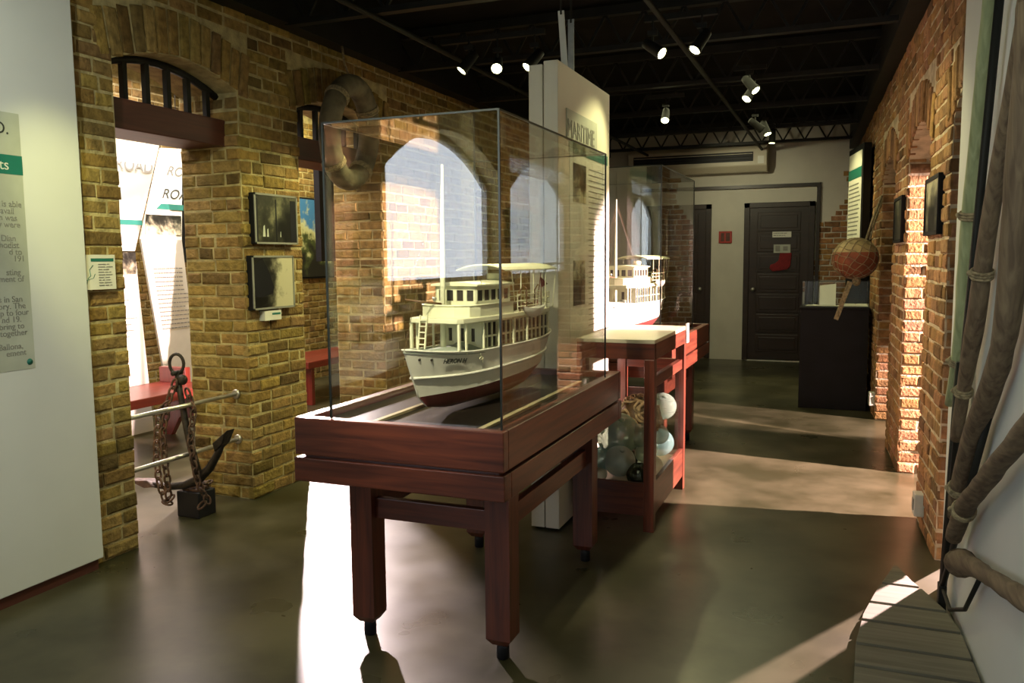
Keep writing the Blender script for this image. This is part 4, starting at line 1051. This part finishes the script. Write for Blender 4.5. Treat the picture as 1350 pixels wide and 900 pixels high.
def pole(label, pts, r, mat, ties=(), name='long_pole', knots=()):
    P = [Vector(p) for p in pts]; n = 26; out = []; rad = []; rr = random.Random(len(label))
    for i in range(n + 1):
        f = i / n * (len(P) - 1); j = min(int(f), len(P) - 2); f -= j
        p0 = P[max(j - 1, 0)]; p1 = P[j]; p2 = P[j + 1]; p3 = P[min(j + 2, len(P) - 1)]
        q = .5 * ((2 * p1) + (p2 - p0) * f + (2 * p0 - 5 * p1 + 4 * p2 - p3) * f * f + (3 * p1 - p0 - 3 * p2 + p3) * f ** 3)
        out.append(q + Vector((0, rr.uniform(-.003, .003), rr.uniform(-.003, .003))))
        k = r[j] + (r[j + 1] - r[j]) * f
        for g in knots: k *= 1 + .12 * math.exp(-((i / n - g) / .012) ** 2)
        rad.append(k * rr.uniform(.97, 1.03))
    t = thing(name, label, 'pole', P[-1], 'long poles on the right board')
    mb = MB(); mb.tube(out, rad, 14); build('shaft', mb, mat, t)
    for g in ties:
        i = int(g * n); D = (out[i + 1] - out[i]).normalized(); a = Vector((1, 0, 0)); a = (a - D * a.dot(D)).normalized(); b = D.cross(a); mb = MB()
        for s_ in (-.008, .003, .013):
            mb.tube([out[i] + D * s_ + (a * math.cos(h) + b * math.sin(h)) * (rad[i] + .004) for h in [2 * PI * k / 16 for k in range(16)]], .0055, 6, True)
        mb.sphere(out[i] - a * (rad[i] + .008) , .011, 8, 6); build('lashing', mb, M['rope'], t)
    return t
pole('pale green painted pole, the straightest one at the edge of the right board', [(0.444, 3.362, 2.491), (0.444, 3.363, 2.340), (0.440, 3.458, 1.971), (0.436, 3.562, 1.567), (0.433, 3.643, 1.127), (0.427, 3.784, 0.853)], [0.021, 0.021, 0.023, 0.027, 0.022, 0.019], M['green_pole'], (.60, .86), knots=(.3, .7))
pole('brown pole running close beside the pale green pole', [(0.456, 2.699, 2.276), (0.455, 2.732, 2.166), (0.451, 2.831, 1.981), (0.440, 3.108, 1.553), (0.434, 3.235, 1.246), (0.428, 3.398, 0.983), (0.423, 3.516, 0.760)], [0.025, 0.025, 0.024, 0.027, 0.031, 0.024, 0.020], M['pole_z'], (.60, .86), knots=(.2, .6))
pole('thick brown pole leaning lower than the others beside the rack', [(0.451, 2.577, 2.124), (0.449, 2.645, 1.744), (0.446, 2.703, 1.371), (0.442, 2.815, 1.140), (0.429, 3.111, 0.872), (0.420, 3.336, 0.629), (0.417, 3.412, 0.486)], [0.043, 0.043, 0.037, 0.031, 0.036, 0.030, 0.023], M['pole_z'], (.86,), knots=(.5, .83))
pole('slanting brown pole crossing low in front of the right board', [(0.461, 2.142, 1.181), (0.449, 2.442, 1.008), (0.432, 2.860, 0.775), (0.419, 3.172, 0.592), (0.411, 3.360, 0.427)], [0.027, 0.029, 0.030, 0.032, 0.028], M['pole_y'], (.80,), knots=(.45, .75))
pole('short cut branch with a flared mouth lying lowest on the right board', [(0.424, 3.253, 0.368), (0.429, 3.118, 0.409), (0.441, 2.834, 0.483), (0.459, 2.387, 0.584), (0.472, 2.068, 0.653)], [0.054, 0.036, 0.026, 0.029, 0.028], M['pole_y'], (), 'cut_branch', knots=(.45,))
# boat-shaped slatted platform
t = thing('boat_shaped_platform', 'boat-bow shaped platform of grey planks on the floor at lower right', 'platform', (.25, 3.2, 0))
zt = .055
Lp = [(.262, 4.06), (.213, 3.86), (.172, 3.70), (.117, 3.44), (.086, 3.16), (.076, 2.86), (.078, 2.3)]
Rp = [(.270, 4.06), (.318, 3.88), (.362, 3.77), (.425, 3.58), (.455, 3.40), (.468, 3.01), (.46, 2.3)]
def ed(E, y):
    for (x0, y0), (x1, y1) in zip(E, E[1:]):
        if y0 >= y >= y1: return x0 + (x1 - x0) * (y0 - y) / (y0 - y1)
    return E[-1][0]
ys = [4.055, 3.80, 3.57, 3.38, 3.16, 2.985, 2.8, 2.58, 2.35]
for i in range(len(ys) - 1):
    y1 = ys[i] - .012; y0 = ys[i + 1] + .012; n = 4; mb = MB()
    pl = [(ed(Lp, y1 + (y0 - y1) * k / n), y1 + (y0 - y1) * k / n, zt - .022) for k in range(n + 1)]; pr_ = [(ed(Rp, y1 + (y0 - y1) * k / n), y1 + (y0 - y1) * k / n, zt - .022) for k in range(n + 1)]
    mb.prism(pr_[::1] + pl[::-1], (0, 0, .022)); build('plank', mb, M['plank_x'], t, .002)
for E_, s_ in ((Lp, 1), (Rp, -1)):
    mb = MB()
    for (x0, y0), (x1, y1) in zip(E_[1:], E_[2:]): mb.bar((x0 + s_ * .03, y0 - .01, .016), (x1 + s_ * .03, y1, .016), .03, .032)
    build('runner', mb, M['black'], t)

# ------------------------------------------------------------------ track lights
TRK = [(-2.62, -1.86, 5.3), (-1.20, -.75, 5.3), (-.85, -.6, 6.95), (-1.75, -1.4, 7.85)]
def aim_light(name, loc, tgt, col, e, size, blend=.5, rad=.03):
    li = bpy.data.lights.new(name, 'SPOT'); li.energy = e; li.color = col; li.spot_size = math.radians(size); li.spot_blend = blend; li.shadow_soft_size = rad
    o = bpy.data.objects.new(name, li); COL.objects.link(o); o.location = loc
    o.rotation_euler = (Vector(tgt) - Vector(loc)).to_track_quat('-Z', 'Y').to_euler(); return o
def fixture(label, p, tgt, e, size=55, col=(1, .93, .45), lit=True, blend=.6):
    p = Vector(p); D = (Vector(tgt) - p).normalized(); t = thing('track_spotlight', label, 'spotlight', p, 'track spotlights')
    mb = MB(); mb.lathe([(.018, -.15), (.030, -.145), (.034, -.10), (.036, -.02), (.042, .0), (.042, .012), (.036, .012), (.034, .002)], p, D, 18, True); build('can', mb, M['steel_dark'], t)
    mb = MB(); mb.lathe([(.0005, .0065), (.020, .0066), (.035, .005)], p, D, 18, False); build('lens', mb, M['lens'], t)
    q = p - D * .08; mb = MB(); mb.bar(q, (q.x, q.y, q.z + .09), .012); mb.bar((q.x, q.y, q.z + .06), (q.x, q.y, 2.93), .010); mb.box((q.x - .03, q.y - .015, q.z + .07), (q.x + .03, q.y + .015, q.z + .10)); build('yoke', mb, M['steel_dark'], t)
    if e: aim_light('spot_lamp', p + D * .03, tgt, col, e * 1.5, size, blend, .03)
YG = (1, .97, .38)
fixture('lit spotlight above the glass case, leftmost of the nearer row of three', (-2.40, 5.16, 2.72), (-3.3, 4.3, 1.2), 60)
fixture('brightest spotlight facing out, middle of the row over the glass case', (-2.17, 5.21, 2.72), (-1.5, 3.1, 1.15), 150, 42)
fixture('spotlight tucked just left of the white partition top', (-1.965, 5.25, 2.72), (-2.9, 4.0, 1.1), 40)
fixture('left spotlight of the pair right of the partition', (-1.08, 5.24, 2.72), (.42, 4.55, 1.6), 70)
fixture('right spotlight of the pair right of the partition', (-.87, 5.23, 2.72), (-1.38, 4.6, 1.75), 42)
fixture('lower spotlight of the far pair over the corridor', (-.75, 7.0, 2.72), (-1.5, 5.9, 1.2), 60)
fixture('upper spotlight of the far pair over the corridor', (-.665, 6.78, 2.74), (.35, 6.2, 1.5), 26, 40)
fixture('lone far spotlight left of the corridor middle above the second case', (-1.56, 7.77, 2.72), (-1.4, 6.2, 1.1), 60)
fixture('first of three farthest spotlights above the corridor end', (-.79, 8.72, 2.72), (.1, 9.2, 2.0), 40)
fixture('second of three farthest spotlights above the corridor end', (-.757, 9.07, 2.72), (0, 8.4, .9), 34, 40)
fixture('last and lowest of the three farthest spotlights', (-.77, 9.8, 2.72), (-.9, 9.5, .0), 50)
for i, (a, b, y) in enumerate(TRK):
    mb = MB(); mb.box((a, y - .018, 2.93), (b, y + .018, 2.965))
    tag(build('light_track', mb, M['steel_dark']), ['black light track over the nearer glass case', 'short black light track right of the partition', 'short black light track farther along the corridor', 'short black light track above the second case'][i], 'light track', 'light tracks')

# lamps out of the frame near the camera, then added fill lights
def area(name, loc, tgt, sx, sy, e, col):
    li = bpy.data.lights.new(name, 'AREA'); li.shape = 'RECTANGLE'; li.size = sx; li.size_y = sy; li.energy = e; li.color = col
    o = bpy.data.objects.new(name, li); COL.objects.link(o); o.location = loc
    o.rotation_euler = (Vector(tgt) - Vector(loc)).to_track_quat('-Z', 'Y').to_euler(); return o
aim_light('lamp_card', (-2.3, 1.9, 2.75), (-3.33, 2.98, 1.5), YG, 120, 34, 1)
aim_light('lamp_pier', (-2.1, 3.2, 2.85), (-3.33, 4.35, 1.25), YG, 62, 50, .9)
aim_light('lamp_case', (-1.15, 1.4, 2.85), (-1.4, 3.1, 1.1), (1, .90, .64), 430, 38, .7)
aim_light('lamp_left_board', (-1.6, .6, 2.8), (-3.25, 2.0, 1.8), (.95, 1, .86), 150, 75, .9)
aim_light('lamp_right_board', (-.6, 1.2, 2.8), (.5, 2.6, 1.2), (.92, 1, .92), 26, 80, .9)
aim_light('fill_far_wall', (-1.6, 10.2, 2.8), (-1.0, 12.0, 1.6), (1, .93, .60), 45, 100, .9)  # added fill without a fixture, brightens the far wall and air conditioner
area('ambient_fill_near', (-1.4, 1.0, 2.86), (-1.4, 1.0, 0), 2.4, 2.4, 22, (1, .98, .60))  # added ambient fill for the near end, no panel hangs here
area('ambient_fill_far', (-1.2, 7.5, 2.86), (-1.2, 7.5, 0), 1.6, 4.0, 34, (1, .97, .54))  # added ambient fill along the corridor, no panel hangs here
# side rooms
area('side_room_light', (-4.9, 4.6, 3.1), (-4.9, 4.6, 0), 1.8, 3.0, 170, (1, .86, .80))
area('side_room_back_light', (-5.2, 7.6, 3.0), (-5.8, 8.2, 0), .8, 1.6, 60, (1, .9, .5))
aim_light('banner_lamp', (-4.5, 4.3, 3.0), (-5.45, 5.2, 1.9), (1, .92, .92), 130, 60, .7)
aim_light('left_doorway_beam', (-4.98, 6.93, 1.86), (-1.9, 3.0, .0), (1, .80, .78), 2300, 46, .2, .05)
aim_light('right_doorway_beam', (4.0, 5.5, 1.95), (-1.5, 5.9, .25), (1, .67, .64), 13500, 37, .12, .05)
aim_light('right_far_beam', (4.0, 6.95, 1.95), (-.3, 7.7, 0), (1, .70, .65), 5200, 15, .4, .06)
aim_light('right_gap_beam', (1.78, 6.6, 2.0), (.17, 3.55, 0), (1, .70, .67), 5500, 14, .3, .03)

# ------------------------------------------------------------------ world, camera, view
w = bpy.data.worlds.new('World'); S.world = w; w.use_nodes = True
w.node_tree.nodes['Background'].inputs[0].default_value = (.5, .55, .6, 1); w.node_tree.nodes['Background'].inputs[1].default_value = .05
F_ = 1090.0; pitch = math.radians(5.8); roll = math.radians(.5)
yaw = math.atan((1112 - 675) * math.cos(pitch) / F_)
f = Vector((-math.sin(yaw) * math.cos(pitch), math.cos(yaw) * math.cos(pitch), -math.sin(pitch)))
r0 = Vector((math.cos(yaw), math.sin(yaw), 0)); u0 = r0.cross(f); r = r0 * math.cos(roll) - u0 * math.sin(roll); u = r.cross(f)
cam = bpy.data.cameras.new('camera'); co = bpy.data.objects.new('camera', cam); COL.objects.link(co)
cam.sensor_width = 36; cam.lens = F_ / 1350 * 36; cam.clip_start = .05
co.matrix_world = Matrix(((r.x, u.x, -f.x, 0), (r.y, u.y, -f.y, 0), (r.z, u.z, -f.z, 1.47), (0, 0, 0, 1)))
S.camera = co
vs = S.view_settings; vs.view_transform = 'Standard'; vs.look = 'None'; vs.gamma = 1; vs.use_curve_mapping = False; vs.exposure = 0
S.cycles.max_bounces = 8; S.cycles.transparent_max_bounces = 24; S.cycles.sample_clamp_indirect = 4
for o in bpy.data.objects:
    if '_w' in o: del o['_w']
